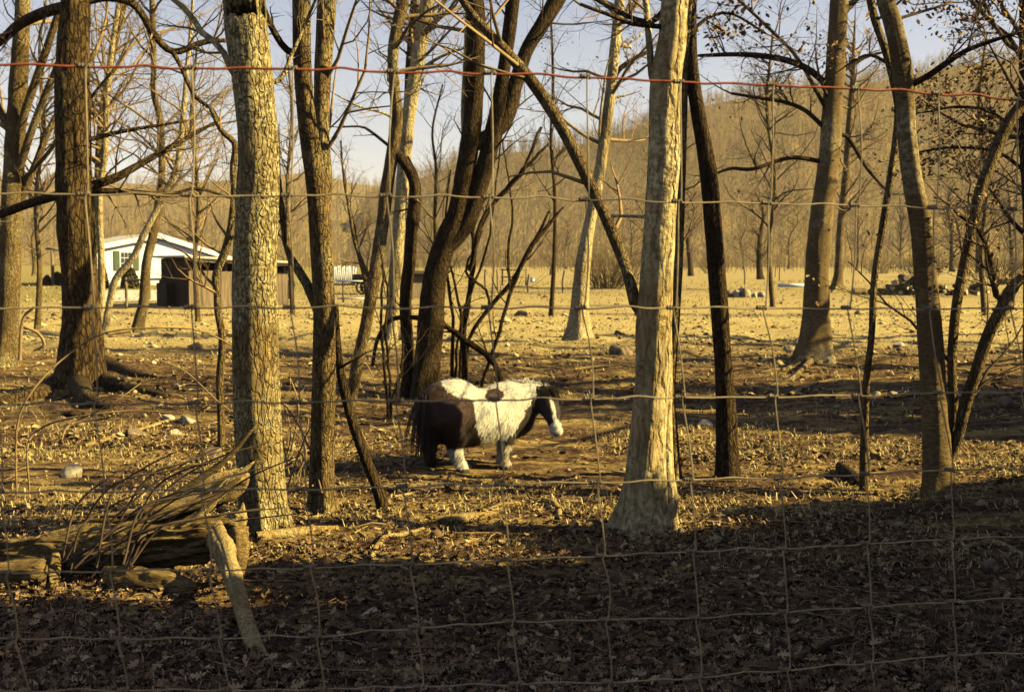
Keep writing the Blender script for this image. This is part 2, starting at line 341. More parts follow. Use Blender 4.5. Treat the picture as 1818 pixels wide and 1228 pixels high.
def far_woods(name, label, zf, nT, u0, u1, Y0, Y1, h, nt, seed, cb, hid=None, edge=None):
    r = np.random.default_rng(seed)
    u = r.uniform(u0, u1, nT); Y = np.sqrt(r.uniform(Y0 ** 2, Y1 ** 2, nT)) if edge is None else r.uniform(Y0, Y1, nT)
    if hid is not None: k = hid(u, Y); u, Y = u[k], Y[k]
    n = len(u); X = u * Y; Z = zf(u, Y) - .3; H = h * r.uniform(.65, 1.2, n)
    B = np.stack([X, Y, Z], -1); lean = r.normal(0, .05, (n, 2))
    top = B + np.stack([lean[:, 0] * H, lean[:, 1] * H, H], -1)
    wd = (H * .008)[:, None] * np.array([1, 0, 0.])
    Vt = np.stack([B - wd, B + wd, top], 1)                          # trunk sliver
    f = r.uniform(.25, .95, (n, nt)); st = B[:, None] + (top - B)[:, None] * f[..., None]
    az = r.uniform(0, 2 * np.pi, (n, nt)); L = H[:, None] * (1.05 - f) * r.uniform(.25, .75, (n, nt)); el = r.uniform(.5, 1.25, (n, nt))
    en = st + np.stack([np.cos(az) * np.cos(el) * L, np.sin(az) * np.cos(el) * L, np.sin(el) * L], -1)
    off = np.zeros_like(st); ww = r.uniform(.03, .09, (n, nt)) * (h / 14); off[..., 0] = ww * np.sin(el); off[..., 2] = -ww * np.cos(el) * np.sign(np.cos(az))
    Vb = np.stack([st - off, st + off, en], 2).reshape(-1, 3)
    V = np.vstack([Vt.reshape(-1, 3), Vb]); T = np.arange(len(V)).reshape(-1, 3)
    shade = ((1 + .35 * fbm(X / 45, Y / 45, o=3)) * r.uniform(.75, 1.15, n))[:, None]; base = np.array(cb)[None] * shade * (1 + r.normal(0, .07, (n, 3)))
    col = np.vstack([np.repeat(base * 1.15, 3, 0), np.repeat(base, nt * 3, 0)])
    o = mesh_np(name, V, [T], M['woods'], col=col, smooth=False); tag(o, label, 'woods', kind='stuff')
far_woods('hillside_wood', 'bare tan woodland covering the hill on the right', zf_hill, 13000, -.12, .62, 250, 540, 8.0, 20, 3, (.37, .268, .135))
far_woods('ridge_wood', 'bare tan woodland covering the distant low ridge on the left', zf_ridge, 6000, -.62, .06, 290, 930, 9, 18, 4, (.39, .285, .145))
far_woods('meadow_edge_scrub', 'low brown scrub along the foot of the wooded hill', lambda u, Y: ground_z(u * Y, Y), 1500, -.3, .6, 150, 250, 3.2, 26, 5, (.33, .235, .105))

# ------------------------------------------------------------------ trees
def rand_perp(d, r):
    v = r.normal(size=3); v -= d * (v @ d); return v / np.linalg.norm(v)
class Twigs:
    """grows branches recursively, batches the tubes by point count"""
    def __init__(s, rng): s.b = {}; s.r = rng; s.tips = []
    def put(s, P, rad): s.b.setdefault(len(P), ([], [])); s.b[len(P)][0].append(P); s.b[len(P)][1].append(rad)
    def grow(s, p, d, L, rad, lev, spread=.9, wig=.16, up=.06, n=(6, 6, 5)):
        r = s.r; k = (4, 5, 6, 8)[min(lev, 3)]
        P = np.empty((k, 3)); P[0] = p; d = d / np.linalg.norm(d); st = L / (k - 1); D = [d]
        for i in range(1, k):
            d = d + r.normal(0, wig, 3); d[2] += up; d /= np.linalg.norm(d); P[i] = P[i - 1] + d * st; D.append(d)
        rr = rad * np.linspace(1, .28, k); s.put(P, rr)
        if lev <= 0: s.tips.append(P[-1]); s.tips.append(P[-2]); return
        for _ in range(n[min(lev - 1, len(n) - 1)]):
            f = r.uniform(.18, 1.0); i = min(int(f * (k - 1)), k - 2); t = f * (k - 1) - i
            q = P[i] * (1 - t) + P[i + 1] * t; dd = D[i] * (1 - .45 * spread) + rand_perp(D[i], r) * spread * r.uniform(.5, 1.1)
            s.grow(q, dd, L * r.uniform(.38, .68) * (1.15 - .45 * f), rad * (1 - .65 * f) * r.uniform(.4, .6), lev - 1, spread, wig, up, n)
    def build(s, mat, parent, base, name='twigs', sides=3):
        if not s.b: return
        a = Acc()
        for k, (P, rr) in s.b.items():
            thick = np.array([x[0] for x in rr]); P = np.array(P); rr = np.array(rr)
            for sel, ns in ((thick > .025, 7), (thick <= .025, sides)):
                if sel.any(): a.add(*tubes(P[sel], rr[sel], ns))
        o = a.build(name, mat, parent, base); o['kind'] = 'stuff'; return o
def leaves_on(tips, rng, n, size, cols, spread=.25):
    tips = np.asarray(tips); i = rng.integers(0, len(tips), n); c = tips[i] + rng.normal(0, spread, (n, 3)) * np.array([1, 1, .5])
    return leaf_mesh(c, rng, size, cols, flat=False)
LOBE = np.array([(-.5, .0), (-.36, .11), (-.27, .05), (-.14, .25), (-.03, .09), (.12, .27), (.21, .09), (.36, .16), (.5, .0), (.36, -.16), (.21, -.09), (.12, -.27), (-.03, -.09), (-.14, -.25), (-.27, -.05), (-.36, -.11)])
def oak_leaves(c, rng, size, cols):
    n = len(c); s = (size * rng.uniform(.5, 1.3, n))[:, None, None]; az = rng.uniform(0, 2 * np.pi, n)
    A = norm(np.stack([np.cos(az), np.sin(az), rng.normal(0, .3, n)], -1)); Bv = norm(np.cross(A, np.stack([rng.normal(0, .55, n), rng.normal(0, .55, n), np.ones(n)], -1))); Nn = np.cross(Bv, A)
    o = np.vstack([LOBE, [[0, 0]]]); cup = rng.uniform(-.6, 2.2, (n, 1)); roll = rng.uniform(-.6, 1.4, (n, 1)); wd = rng.uniform(.8, 1.5, (n, 1))
    z = cup * (o[None, :, 1] * 1.6) ** 2 + roll * (o[None, :, 0]) ** 2 + rng.normal(0, .03, (n, len(o)))
    V = c[:, None] + s * (A[:, None] * o[None, :, :1] + Bv[:, None] * (o[None, :, 1] * wd)[..., None] + Nn[:, None] * z[..., None])
    k = len(LOBE); F0 = np.array([[i, (i + 1) % k, k] for i in range(k)]); T = (np.arange(n)[:, None, None] * (k + 1) + F0[None]).reshape(-1, 3)
    cc = np.asarray(cols)[rng.integers(0, len(cols), n)] * rng.uniform(.45, 1.3, (n, 1)); return V.reshape(-1, 3), T, np.repeat(cc, k + 1, 0)
def leaf_mesh(c, rng, size, cols, flat=True, normals=None):
    n = len(c); s = size * rng.uniform(.55, 1.25, n)
    az = rng.uniform(0, 2 * np.pi, n); A = np.stack([np.cos(az), np.sin(az), rng.normal(0, .25 if flat else .9, n)], -1); A = norm(A)
    Bv = norm(np.cross(A, np.stack([rng.normal(0, .45, n), rng.normal(0, .45, n), np.ones(n)], -1))); Nn = np.cross(Bv, A)
    cu = rng.uniform(-.1, .45, n) * s
    def pt(a, b, z): return c + A * (a * s)[:, None] + Bv * (b * s)[:, None] + Nn * (z * cu)[:, None]
    V = np.stack([pt(-.5, 0, .6), pt(-.1, .3, 1), pt(.25, .22, .8), pt(.55, 0, .9), pt(.2, -.25, .9), pt(-.15, -.28, 1), pt(.05, 0, 0)], 1)
    F6 = np.array([[0, 6, 1], [1, 6, 2], [2, 6, 3], [3, 6, 4], [4, 6, 5], [5, 6, 0]])
    T = (np.arange(n)[:, None, None] * 7 + F6[None]).reshape(-1, 3)
    cc = np.asarray(cols)[rng.integers(0, len(cols), n)] * rng.uniform(.65, 1.3, (n, 1))
    return V.reshape(-1, 3), T, np.repeat(cc, 7, 0)

def trunk_mesh(name, P, rad, mat, parent, base, sides=18, rough=.06, flare=0, lobes=0, seed=0, fs=1.0, cap=True, ridge=0, gouge=0, knots=0):
    """one bark-covered stem as a displaced tube"""
    k = len(P); V, Q = tubes(P[None], rad[None], sides); V = V.reshape(k, sides, 3)
    cen = P[:, None]; off = V - cen; rr = np.linalg.norm(off, axis=-1, keepdims=True); u = off / rr
    a = np.linspace(0, 2 * np.pi, sides, endpoint=False)
    s = np.concatenate([[0], np.cumsum(np.linalg.norm(np.diff(P, axis=0), axis=1))])
    n1 = fbm(u[..., 0] * 2.2 + seed, u[..., 1] * 2.2 + u[..., 2], s[:, None] * 1.6 * fs + 0 * a, o=3)
    n2 = fbm(u[..., 0] * 7 + seed, u[..., 1] * 7 + u[..., 2] * 7, s[:, None] * 7 * fs + 0 * a, o=2)
    m = 1 + rough * 1.6 * n1 + rough * .8 * n2
    if ridge: m = m + ridge * (vnoise(u[..., 0] * 5 + seed, u[..., 1] * 5 + u[..., 2] * 5, s[:, None] * 1.1 + 0 * a) + .6 * vnoise(u[..., 0] * 11 + seed, u[..., 1] * 11 + u[..., 2] * 11, s[:, None] * 2.2 + 0 * a))
    kr = np.random.default_rng(seed + 77)
    for _ in range(knots):
        s0 = kr.uniform(.1, .75) * s[-1]; a0 = kr.uniform(0, 6.283); w = max(rad[0] * kr.uniform(.3, .6), .02); da = np.abs((a - a0 + np.pi) % (2 * np.pi) - np.pi); rr0 = np.hypot((s[:, None] - s0) / w, (da / .42)[None])
        m = m + kr.uniform(.1, .22) * (np.exp(-rr0 ** 2) - .7 * np.exp(-(rr0 * 2.4) ** 2))
    if gouge: m = m - gouge * np.clip(fbm(u[..., 0] * 2.6 + seed, u[..., 1] * 2.6 + u[..., 2] * 2.6, s[:, None] * 2.4 + 0 * a, o=3) - .05, 0, .5) * 2
    if flare:
        hh = np.exp(-s / (flare * rad[0] * 2.2))[:, None]
        lob = .5 + .5 * np.cos(a * (lobes or 4) + seed + .8 * np.sin(a + seed)); m = m + hh * (-.05 + .85 * lob[None] ** 2) * .55
    V = cen + u * rr * m[..., None]
    V = V.reshape(-1, 3)
    V2 = np.vstack([V, P[-1:]]); top = (k - 1) * sides + np.arange(sides)
    T = np.stack([top, np.roll(top, -1), np.full(sides, len(V))], -1)
    return mesh_np(name, V2, [Q, T], mat, parent, base)

ALLTREES = []
def tree(name, label, pts, mat, twmat='twig', H=None, limbs=(), roots=(), tw=(0, 2, 1.0), f0=.35, seed=0, flare=.9, rough=.07, lean=.15,
         leaves=0, group=None, cat='tree', sides=18, depth=None, basept=None, pitch=(.2, .9), stemname='trunk', lobes=4, leafcol=None, leafsize=.055, twn=(5, 5, 5), ridge=.0, knots=3):
    """pts: (px, py, width_px) from the foot upwards; the foot stands on the ground where its pixel meets it"""
    r = np.random.default_rng(seed + 1000)
    b = on_ground(pts[0][0], pts[0][1]) if basept is None else np.array(basept)
    d = b[1]; base = b.copy()
    dl = r.uniform(-lean, lean)
    def p3(px, py, dd=0): return at(px, py, d + dd)
    ctl = []
    for i, (px, py, w) in enumerate(pts):
        q = p3(px, py, dl * max(0, (pts[0][1] - py)) / F * d); ctl.append([*q, w * q[1] / F / 2])
    ctl[0][2] -= .06
    if H:                                             # the stem goes on above the frame
        top = np.array(ctl[-1]); dr = np.array(ctl[-1][:3]) - np.array(ctl[-2][:3]); dr /= np.linalg.norm(dr); g = H - (top[2] - base[2])
        if g > .3:
            for i in range(1, 5):
                dr = dr + r.normal(0, .06, 3); dr[2] = max(dr[2], .5) + .1; dr /= np.linalg.norm(dr); q = np.array(ctl[-1][:3]) + dr * g / 4
                ctl.append([*q, max(.012, top[3] * (1 - .22 * i))])
    ctl = np.array(ctl); L = np.linalg.norm(np.diff(ctl[:, :3], axis=0), axis=1).sum()
    k = int(np.clip(L / (.06 if d < 16 else .14), 24, 150)); S = crom(ctl, k); S[:, 3] = np.maximum(S[:, 3], .006)
    T = thing(name, label, cat, base, group)
    trunk_mesh(stemname, S[:, :3], S[:, 3], M[mat], T, base, sides, rough, flare, lobes, seed, ridge=ridge, knots=knots if d < 26 else 0)
    tg = Twigs(r)
    for lm in limbs:
        opts = lm[-1] if isinstance(lm[-1], dict) else {}
        lp = [x for x in lm if not isinstance(x, dict)]
        q0 = p3(lp[0][0], lp[0][1]); j = np.argmin(np.linalg.norm(S[:, :3] - q0, axis=1)); y0 = S[j, 1] - d
        dep = opts.get('dep', r.uniform(-.35, .35)); pl = []; cum = 0; pv = None
        for (px, py, w) in lp:
            if pv is not None: cum += math.hypot(px - pv[0], py - pv[1]) / F * d
            pv = (px, py); q = p3(px, py, y0 + dep * cum); pl.append([*q, w * q[1] / F / 2])
        if np.linalg.norm(S[j, :3] - np.array(pl[0][:3])) < max(2.6 * S[j, 3], .12) and np.linalg.norm(np.array(pl[1][:3]) - S[j, :3]) > S[j, 3]:
            pl[0] = [*S[j, :3], pl[0][3]]                 # the limb grows out of the heart of the stem
        pl = np.array(pl); LL = np.linalg.norm(np.diff(pl[:, :3], axis=0), axis=1).sum()
        kk = int(np.clip(LL / .1, 10, 60)); G = crom(pl, kk)
        trunk_mesh('limb', G[:, :3], np.maximum(G[:, 3], .004), M[opts.get('mat', mat)], T, base, 10, rough * .8, 0, 0, seed + 3)
        for _ in range(opts.get('n', 5)):
            i = r.integers(int(kk * .2), kk - 1); dr = G[i + 1, :3] - G[i, :3]; dr /= np.linalg.norm(dr)
            tg.grow(G[i, :3], dr * .5 + rand_perp(dr, r) * .8 + np.array([0, 0, .15]), LL * r.uniform(.25, .5) if LL < 3 else r.uniform(.6, 1.5), min(G[i, 3] * .5, .02), opts.get('lev', 1), n=twn)
        dr = G[-1, :3] - G[-2, :3]
        if opts.get('tip', 1): tg.grow(G[-1, :3], dr, max(.4, LL * .35), G[-1, 3] * .8, 1, n=twn)
    for rt in roots:
        g = []
        for (px, py, w) in rt:
            q = on_ground(px, py); g.append([q[0], q[1], q[2] + w * q[1] / F * .02, w * q[1] / F / 2])
        g[0][2] += .08; G = crom(np.array(g), 16)
        trunk_mesh('root', G[:, :3], np.maximum(G[:, 3], .006), M[mat], T, base, 10, .12, 0, 0, seed + 5)
    nb, lev, sc = tw
    for _ in range(nb):
        f = r.uniform(f0, 1.0); i = min(int(f * (k - 2)), k - 2); az = r.uniform(0, 2 * np.pi); e = r.uniform(*pitch)
        dr = np.array([math.cos(az) * math.cos(e), math.sin(az) * math.cos(e), math.sin(e)])
        tg.grow(S[i, :3], dr, sc * r.uniform(.6, 1.25) * (1.25 - .6 * f), min(S[i, 3] * .5, .018 * sc + .008), lev, n=twn)
    tg.build(M[twmat], T, base)
    if leaves:
        v, t, c = leaves_on(tg.tips, r, leaves, leafsize, leafcol or [(.34, .20, .08), (.40, .27, .12), (.22, .11, .04)], .12)
        o = mesh_np('dead_leaves', v, [t], M['leaf'], T, base, False, c); o['kind'] = 'stuff'
    ALLTREES.append((T, base)); return T

LITE = [(.52, .42, .22), (.45, .34, .16)]
TG = 'bare trees in the pasture'
tree('bare_tree', 'lichen-speckled pale grey tree at the far left edge of the picture', [(12, 648, 52), (14, 610, 40), (16, 540, 36), (19, 420, 36), (24, 300, 36), (32, 160, 32), (38, 60, 28), (40, 0, 26)], 'grey', H=15, seed=1, group=TG,
     limbs=[[(16, 300, 16), (40, 215, 15), (75, 110, 14), (105, 20, 12), {'n': 6, 'lev': 2}], [(14, 345, 15), (50, 250, 14), (82, 165, 12), (125, 60, 10), (150, -10, 8), {'n': 7, 'lev': 2}], [(17, 390, 14), (60, 300, 13), (95, 215, 11), (170, 90, 9), {'n': 7, 'lev': 2}],
            [(5, 250, 14), (-20, 150, 12), (-40, 40, 10)], [(20, 330, 9), (70, 290, 8), (140, 200, 7), (205, 120, 5), {'n': 7, 'lev': 2}]], tw=(16, 3, 2.2), f0=.3)
tree('bare_tree', 'thick dark furrowed tree with buttress roots, second trunk from the left edge', [(133, 690, 92), (140, 655, 76), (143, 600, 66), (141, 540, 61), (135, 400, 61), (130, 270, 61), (128, 140, 60), (131, 60, 54), (133, 0, 50)], 'furrow', H=16, seed=2, group=TG, sides=64, rough=.07, flare=1.1, ridge=.07,
     limbs=[[(115, 22, 22), (80, 22, 20), (34, 44, 18), (0, 74, 15), (-60, 110, 10), {'n': 6, 'lev': 2}], [(150, 20, 14), (188, -4, 14), (239, 10, 13), (274, 62, 13), (308, 92, 12), (362, 75, 10), (402, 72, 7), {'n': 7, 'lev': 2, 'dep': .2}],
            [(306, 92, 9), (320, 116, 8), (345, 170, 7), (378, 196, 6), (394, 232, 5), {'n': 5, 'lev': 1}], [(110, 344, 17), (51, 362, 16), (0, 380, 15), (-50, 390, 12), {'mat': 'dark', 'n': 5, 'lev': 2}],
            [(158, 332, 18), (200, 318, 16), (239, 297, 13), (290, 268, 10), (345, 238, 8), (382, 217, 5), {'mat': 'dark', 'n': 12, 'lev': 2, 'dep': .4}], [(160, 344, 12), (220, 340, 10), (300, 345, 7), (350, 335, 6), (410, 352, 4), {'n': 9, 'lev': 2, 'mat': 'dark'}],
            [(160, 260, 9), (210, 235, 8), (260, 226, 6), (330, 215, 4), {'n': 8, 'lev': 2}]],
     roots=[[(110, 685, 40), (70, 702, 34), (20, 712, 26), (-30, 722, 18)], [(165, 680, 44), (205, 690, 36), (245, 697, 26), (300, 708, 18)], [(172, 650, 34), (205, 655, 28), (240, 668, 20), (275, 672, 12)], [(140, 695, 40), (160, 712, 30), (200, 722, 18)]], tw=(12, 3, 2.2), f0=.35, lobes=3)
tree('bare_tree', 'thick lichen-covered straight trunk rising behind the splintered log', [(478, 938, 84), (470, 900, 80), (460, 800, 82), (455, 700, 81), (453, 600, 79), (452, 470, 76), (458, 330, 72), (457, 230, 70), (446, 120, 74), (436, 40, 74), (432, -30, 73)], 'oak', H=13, seed=3, group=TG, sides=56, rough=.05, flare=.75, ridge=.02, knots=9,
     limbs=[[(432, 160, 12), (417, 137, 11), (392, 85, 11), (358, 58, 11), (336, 24, 10), (300, -8, 9), (250, -60, 7), {'mat': 'pale', 'n': 5, 'lev': 1}], [(488, 165, 10), (500, 140, 9), (512, 110, 8), (535, 60, 6), (560, 0, 5), {'n': 5}]], tw=(4, 3, 1.8), f0=.6, lobes=5)
tree('bare_tree', 'slim dark-and-lit double-stemmed tree just right of the thick lichen trunk', [(572, 915, 58), (571, 870, 46), (572, 800, 41), (575, 650, 41), (575, 540, 37), (568, 400, 37), (561, 320, 36), (550, 250, 34), (541, 180, 31), (536, 90, 32), (535, -10, 32)], 'grey', H=11, seed=4, group=TG, sides=32,
     limbs=[[(572, 420, 24), (578, 330, 24), (572, 240, 26), (572, 160, 30), (577, 60, 33), (582, -20, 33), (590, -180, 22), {'n': 6, 'lev': 2, 'dep': .12}], [(578, 575, 16), (556, 532, 17), (540, 495, 17), (520, 465, 15), (508, 430, 13), (503, 390, 12), (497, 350, 10), (496, 318, 8), {'n': 4, 'mat': 'grey'}], [(530, 100, 14), (505, 85, 12), (478, 40, 11), (460, -10, 9), {'mat': 'dark', 'n': 3}]], tw=(4, 3, 1.6), f0=.55)
tree('leaning_dead_stem', 'thin dark dead stem leaning against the double-stemmed tree', [(686, 908, 26), (668, 862, 21), (651, 820, 20), (625, 745, 19), (606, 670, 16), (598, 600, 13), (597, 540, 8)], 'dark', 'dtwig', seed=5, flare=.3, cat='dead stem', tw=(3, 1, .4))
tree('bare_tree', 'slanting sunlit sapling whose pale foot tapers beside the leaning dead stem', [(622, 722, 14), (632, 660, 22), (651, 571, 21), (668, 468, 23), (679, 400, 22), (686, 340, 23), (696, 275, 22), (705, 210, 20), (700, 150, 18), (698, 90, 19), (708, 35, 21), (716, -20, 22)], 'grey', H=12, seed=6, group=TG, flare=.1,
     limbs=[[(698, 265, 16), (715, 285, 18), (732, 312, 20), (738, 345, 22), (732, 400, 24), {'mat': 'dark', 'n': 2, 'tip': 0, 'dep': 0}], [(664, 500, 8), (645, 470, 7), (630, 430, 7), (622, 385, 6), (615, 340, 5), {'n': 4}], [(690, 270, 6), (660, 235, 5), (640, 225, 4), (600, 226, 3), {'n': 3}]], tw=(22, 2, 1.4), f0=.35)
tree('bare_tree', 'dark crooked stem standing directly left of the dark forked tree', [(722, 702, 26), (725, 640, 21), (720, 537, 22), (727, 468, 22), (731, 410, 22), (737, 350, 22), (735, 318, 20), (718, 280, 16)], 'dark', 'dtwig', seed=7, group=TG, flare=.5, tw=(4, 1, .5), f0=.2)
tree('bare_tree', 'tall pale trunk seen behind the crooked dark stem, forking near the top', [(700, 600, 40), (700, 545, 28), (704, 460, 23), (710, 380, 22), (714, 340, 23), (720, 260, 24), (728, 190, 25), (745, 90, 25), (758, 0, 25), (766, -60, 22)], 'pale', H=17, seed=8, group=TG,
     limbs=[[(726, 220, 16), (728, 130, 18), (733, 50, 17), (738, -20, 15), {'mat': 'dark', 'n': 5, 'lev': 2}], [(735, 130, 8), (770, 108, 6), (810, 90, 5), (850, 80, 3), {'n': 5, 'lev': 2}], [(724, 240, 7), (690, 205, 5), (640, 190, 4), (600, 170, 3), {'n': 6, 'lev': 2}]], tw=(44, 2, 2.2), f0=.35)
tree('forked_tree', 'largest dark trunk behind the pony, splitting into three leaning stems', [(756, 708, 62), (757, 670, 50), (763, 600, 46), (771, 500, 42), (790, 430, 40), (812, 380, 38), (825, 310, 35), (838, 220, 33), (845, 110, 31), (845, 30, 32), (838, -30, 32)], 'dark', 'dtwig', H=13, seed=9, group=TG, sides=30, flare=.7,
     limbs=[[(792, 450, 34), (825, 400, 32), (848, 340, 32), (870, 260, 31), (884, 190, 27), (895, 120, 22), (905, 50, 24), (914, -30, 24), {'n': 6, 'lev': 2, 'dep': -.1}], [(868, 275, 24), (892, 220, 28), (915, 150, 27), (935, 90, 24), (962, 45, 26), (988, 0, 30), (1015, -50, 26), {'n': 5, 'lev': 2, 'dep': .1}], [(828, 300, 8), (822, 200, 8), (826, 100, 7), (829, 0, 6), {'mat': 'pale', 'n': 3}], [(765, 560, 11), (740, 564, 9), (713, 563, 9), (689, 571, 8), (670, 603, 7), (661, 650, 6), {'n': 1, 'tip': 0, 'dep': .1}]], tw=(16, 2, 1.4), f0=.4)
tree('trunk_pair', 'pale thick smooth tree with a long low diagonal branch, right of the pony', [(1140, 945, 112), (1143, 905, 84), (1146, 850, 68), (1150, 770, 61), (1157, 680, 60), (1163, 560, 60), (1172, 400, 55), (1180, 270, 56), (1182, 150, 53), (1195, 60, 48), (1200, -20, 46)], 'pale', H=12, seed=10, group=TG, sides=60, rough=.05, flare=.75, lobes=3, ridge=.035, knots=7,
     limbs=[[(1140, 575, 24), (1131, 545, 23), (1116, 490, 20), (1092, 425, 22), (1068, 370, 20), (1045, 321, 21), (1010, 250, 21), (976, 191, 22), (935, 133, 21), (874, 65, 17), (839, 27, 14), (815, -10, 13), (790, -60, 10), {'mat': 'grey', 'n': 7, 'lev': 1, 'dep': .3}], [(1168, 175, 13), (1160, 150, 13), (1153, 80, 12), (1146, 0, 11), (1140, -60, 9), {'n': 3}], [(1192, 25, 13), (1160, 38, 11), (1130, 35, 9), (1095, 20, 8), (1050, -5, 6), {'mat': 'dark', 'n': 7, 'lev': 2}], [(1190, 62, 10), (1155, 46, 9), (1120, 42, 8), (1085, 28, 7), (1030, 8, 6), {'mat': 'dark', 'n': 6, 'lev': 2}], [(1194, 948, 46), (1187, 905, 36), (1181, 840, 31), (1180, 750, 27), (1184, 660, 21), (1188, 580, 9), {'n': 0, 'tip': 0, 'dep': 0}], [(1172, 392, 8), (1150, 386, 7), (1125, 384, 6), (1085, 383, 5), {'n': 1, 'tip': 0}]],
     roots=[[(1108, 925, 36), (1088, 938, 26), (1062, 946, 12)], [(1186, 925, 34), (1198, 938, 26), (1212, 947, 14)], [(1135, 940, 44), (1128, 952, 28), (1120, 960, 14)]], tw=(4, 2, 1.2), f0=.5)
tree('bare_tree', 'slender stem half hidden behind the pale smooth tree', [(1196, 850, 30), (1194, 780, 22), (1190, 700, 18), (1196, 600, 18), (1204, 480, 16), (1208, 380, 15), (1212, 250, 14), (1218, 100, 12)], 'grey', H=8, seed=11, group=TG, tw=(5, 2, .9), f0=.4)
tree('bare_tree', 'dark smooth leaning trunk directly right of the pale smooth tree', [(1292, 852, 48), (1292, 820, 42), (1287, 690, 33), (1277, 545, 31), (1266, 400, 31), (1257, 300, 30), (1240, 205, 25), (1227, 110, 24), (1226, 20, 22), (1228, -40, 20)], 'dark', 'dtwig', H=10, seed=12, group=TG, sides=26, flare=.35, tw=(18, 2, 1.6), f0=.4, leaves=800, leafsize=.06,
     limbs=[[(1228, 60, 7), (1260, 30, 6), (1300, 25, 5), (1360, 60, 4), {'n': 6, 'lev': 2}]])
tree('bare_tree', 'white-patched birch-like tree with exposed spreading roots', [(1446, 640, 66), (1449, 600, 52), (1450, 540, 45), (1450, 480, 41), (1457, 400, 41), (1466, 330, 39), (1473, 270, 36), (1480, 165, 34), (1485, 85, 33), (1490, 0, 32), (1492, -50, 30)], 'beech', 'dtwig', H=17, seed=13, group=TG, sides=36, flare=.9, rough=.06, lobes=5,
     limbs=[[(1470, 148, 13), (1439, 126, 12), (1391, 106, 11), (1320, 97, 9), (1242, 99, 6), {'mat': 'dark', 'n': 9, 'lev': 2, 'dep': .2}], [(1455, 280, 9), (1405, 280, 8), (1337, 300, 7), (1299, 299, 6), (1268, 309, 5), {'mat': 'dark', 'n': 5, 'lev': 1}], [(1458, 228, 9), (1432, 198, 8), (1391, 181, 7), (1347, 174, 6), (1299, 166, 5), {'mat': 'dark', 'n': 7, 'lev': 2}], [(1462, 200, 8), (1420, 110, 7), (1375, 60, 6), (1300, -10, 5), {'mat': 'dark', 'n': 8, 'lev': 2}],
            [(1480, 260, 9), (1500, 240, 8), (1540, 300, 6), (1575, 340, 4), {'mat': 'dark', 'n': 6, 'lev': 2}], [(1486, 130, 8), (1530, 105, 6), (1570, 92, 4), {'mat': 'dark', 'n': 5, 'lev': 2}]],
     roots=[[(1428, 640, 14), (1400, 654, 9), (1372, 657, 7), (1345, 662, 3)], [(1442, 645, 12), (1415, 664, 8), (1395, 676, 6), (1370, 680, 3)], [(1466, 635, 15), (1485, 646, 9), (1510, 650, 7), (1545, 655, 3)]], tw=(26, 3, 2.0), f0=.3, leaves=2600, leafsize=.07)
tree('bare_tree', 'small straight trunk standing in the field behind the birch-like tree', [(1485, 514, 24), (1488, 490, 15), (1493, 400, 14), (1502, 310, 13), (1508, 220, 11), (1515, 120, 8)], 'grey', H=16, seed=14, group=TG, tw=(44, 2, 3.2), f0=.25)
tree('bare_tree', 'very thin bent sapling crossing in front of the banded trunk at right', [(1534, 872, 17), (1534, 800, 15), (1538, 680, 13), (1547, 600, 12), (1552, 500, 13), (1564, 420, 13), (1583, 300, 13), (1594, 205, 13), (1588, 150, 14), (1572, 90, 13), (1552, 30, 14), (1541, -20, 14)], 'grey', H=7, seed=15, group=TG, flare=.3, tw=(7, 2, .8), f0=.35,
     limbs=[[(1596, 190, 9), (1606, 172, 8), (1622, 156, 9), {'n': 0, 'tip': 0}], [(1580, 108, 6), (1540, 98, 5), (1500, 118, 4), {'n': 3}]])
tree('bare_tree', 'curved banded trunk near the right edge, parent of two side stems', [(1668, 882, 66), (1664, 830, 50), (1660, 740, 46), (1652, 600, 44), (1644, 500, 40), (1636, 400, 38), (1622, 330, 34), (1612, 250, 33), (1607, 170, 32), (1600, 110, 33), (1585, 40, 31), (1568, -20, 30)], 'beech', 'dtwig', H=10, seed=16, group=TG, sides=40, flare=.55,
     limbs=[[(1678, 840, 24), (1692, 760, 16), (1690, 640, 17), (1697, 550, 18), (1712, 470, 19), (1724, 415, 20), (1740, 340, 22), (1762, 284, 22), (1790, 219, 22), (1822, 175, 20), (1860, 110, 16), {'mat': 'grey', 'n': 8, 'lev': 2, 'dep': .1}],
            [(1690, 830, 18), (1696, 793, 18), (1712, 725, 22), (1735, 655, 22), (1756, 590, 22), (1782, 545, 26), (1797, 510, 22), (1830, 480, 16), (1880, 440, 12), {'mat': 'grey', 'n': 6, 'lev': 2, 'dep': -.15}], [(1785, 535, 14), (1768, 522, 12), (1760, 468, 10), (1738, 410, 8), (1700, 380, 6), {'mat': 'dark', 'n': 6, 'lev': 2}],
            [(1618, 158, 11), (1640, 140, 11), (1679, 113, 11), (1715, 90, 9), (1754, 75, 8), (1820, 54, 6), {'mat': 'dark', 'n': 7, 'lev': 2, 'dep': -.2}], [(1597, 36, 6), (1640, 20, 5), (1690, 5, 4), {'n': 5, 'lev': 2}]], tw=(7, 2, 1.1), f0=.5, leaves=900, leafsize=.045)
tree('bare_tree', 'dark trunk standing on the very right edge of the frame', [(1840, 700, 40), (1832, 600, 30), (1830, 400, 26), (1822, 250, 24), (1820, 100, 20), (1818, 0, 18)], 'dark', 'dtwig', H=12, seed=17, group=TG,
     limbs=[[(1818, 88, 10), (1790, 66, 9), (1764, 44, 8), (1722, 0, 6), (1690, -40, 5), {'n': 8, 'lev': 2, 'dep': .1}], [(1826, 230, 8), (1760, 200, 6), (1700, 190, 5), (1640, 200, 3), {'n': 10, 'lev': 2, 'dep': .3}], [(1828, 300, 8), (1770, 270, 6), (1690, 262, 5), (1630, 270, 3), {'n': 10, 'lev': 2, 'dep': .3}]], tw=(34, 2, 2.0), f0=.2, leaves=4200, leafsize=.075)
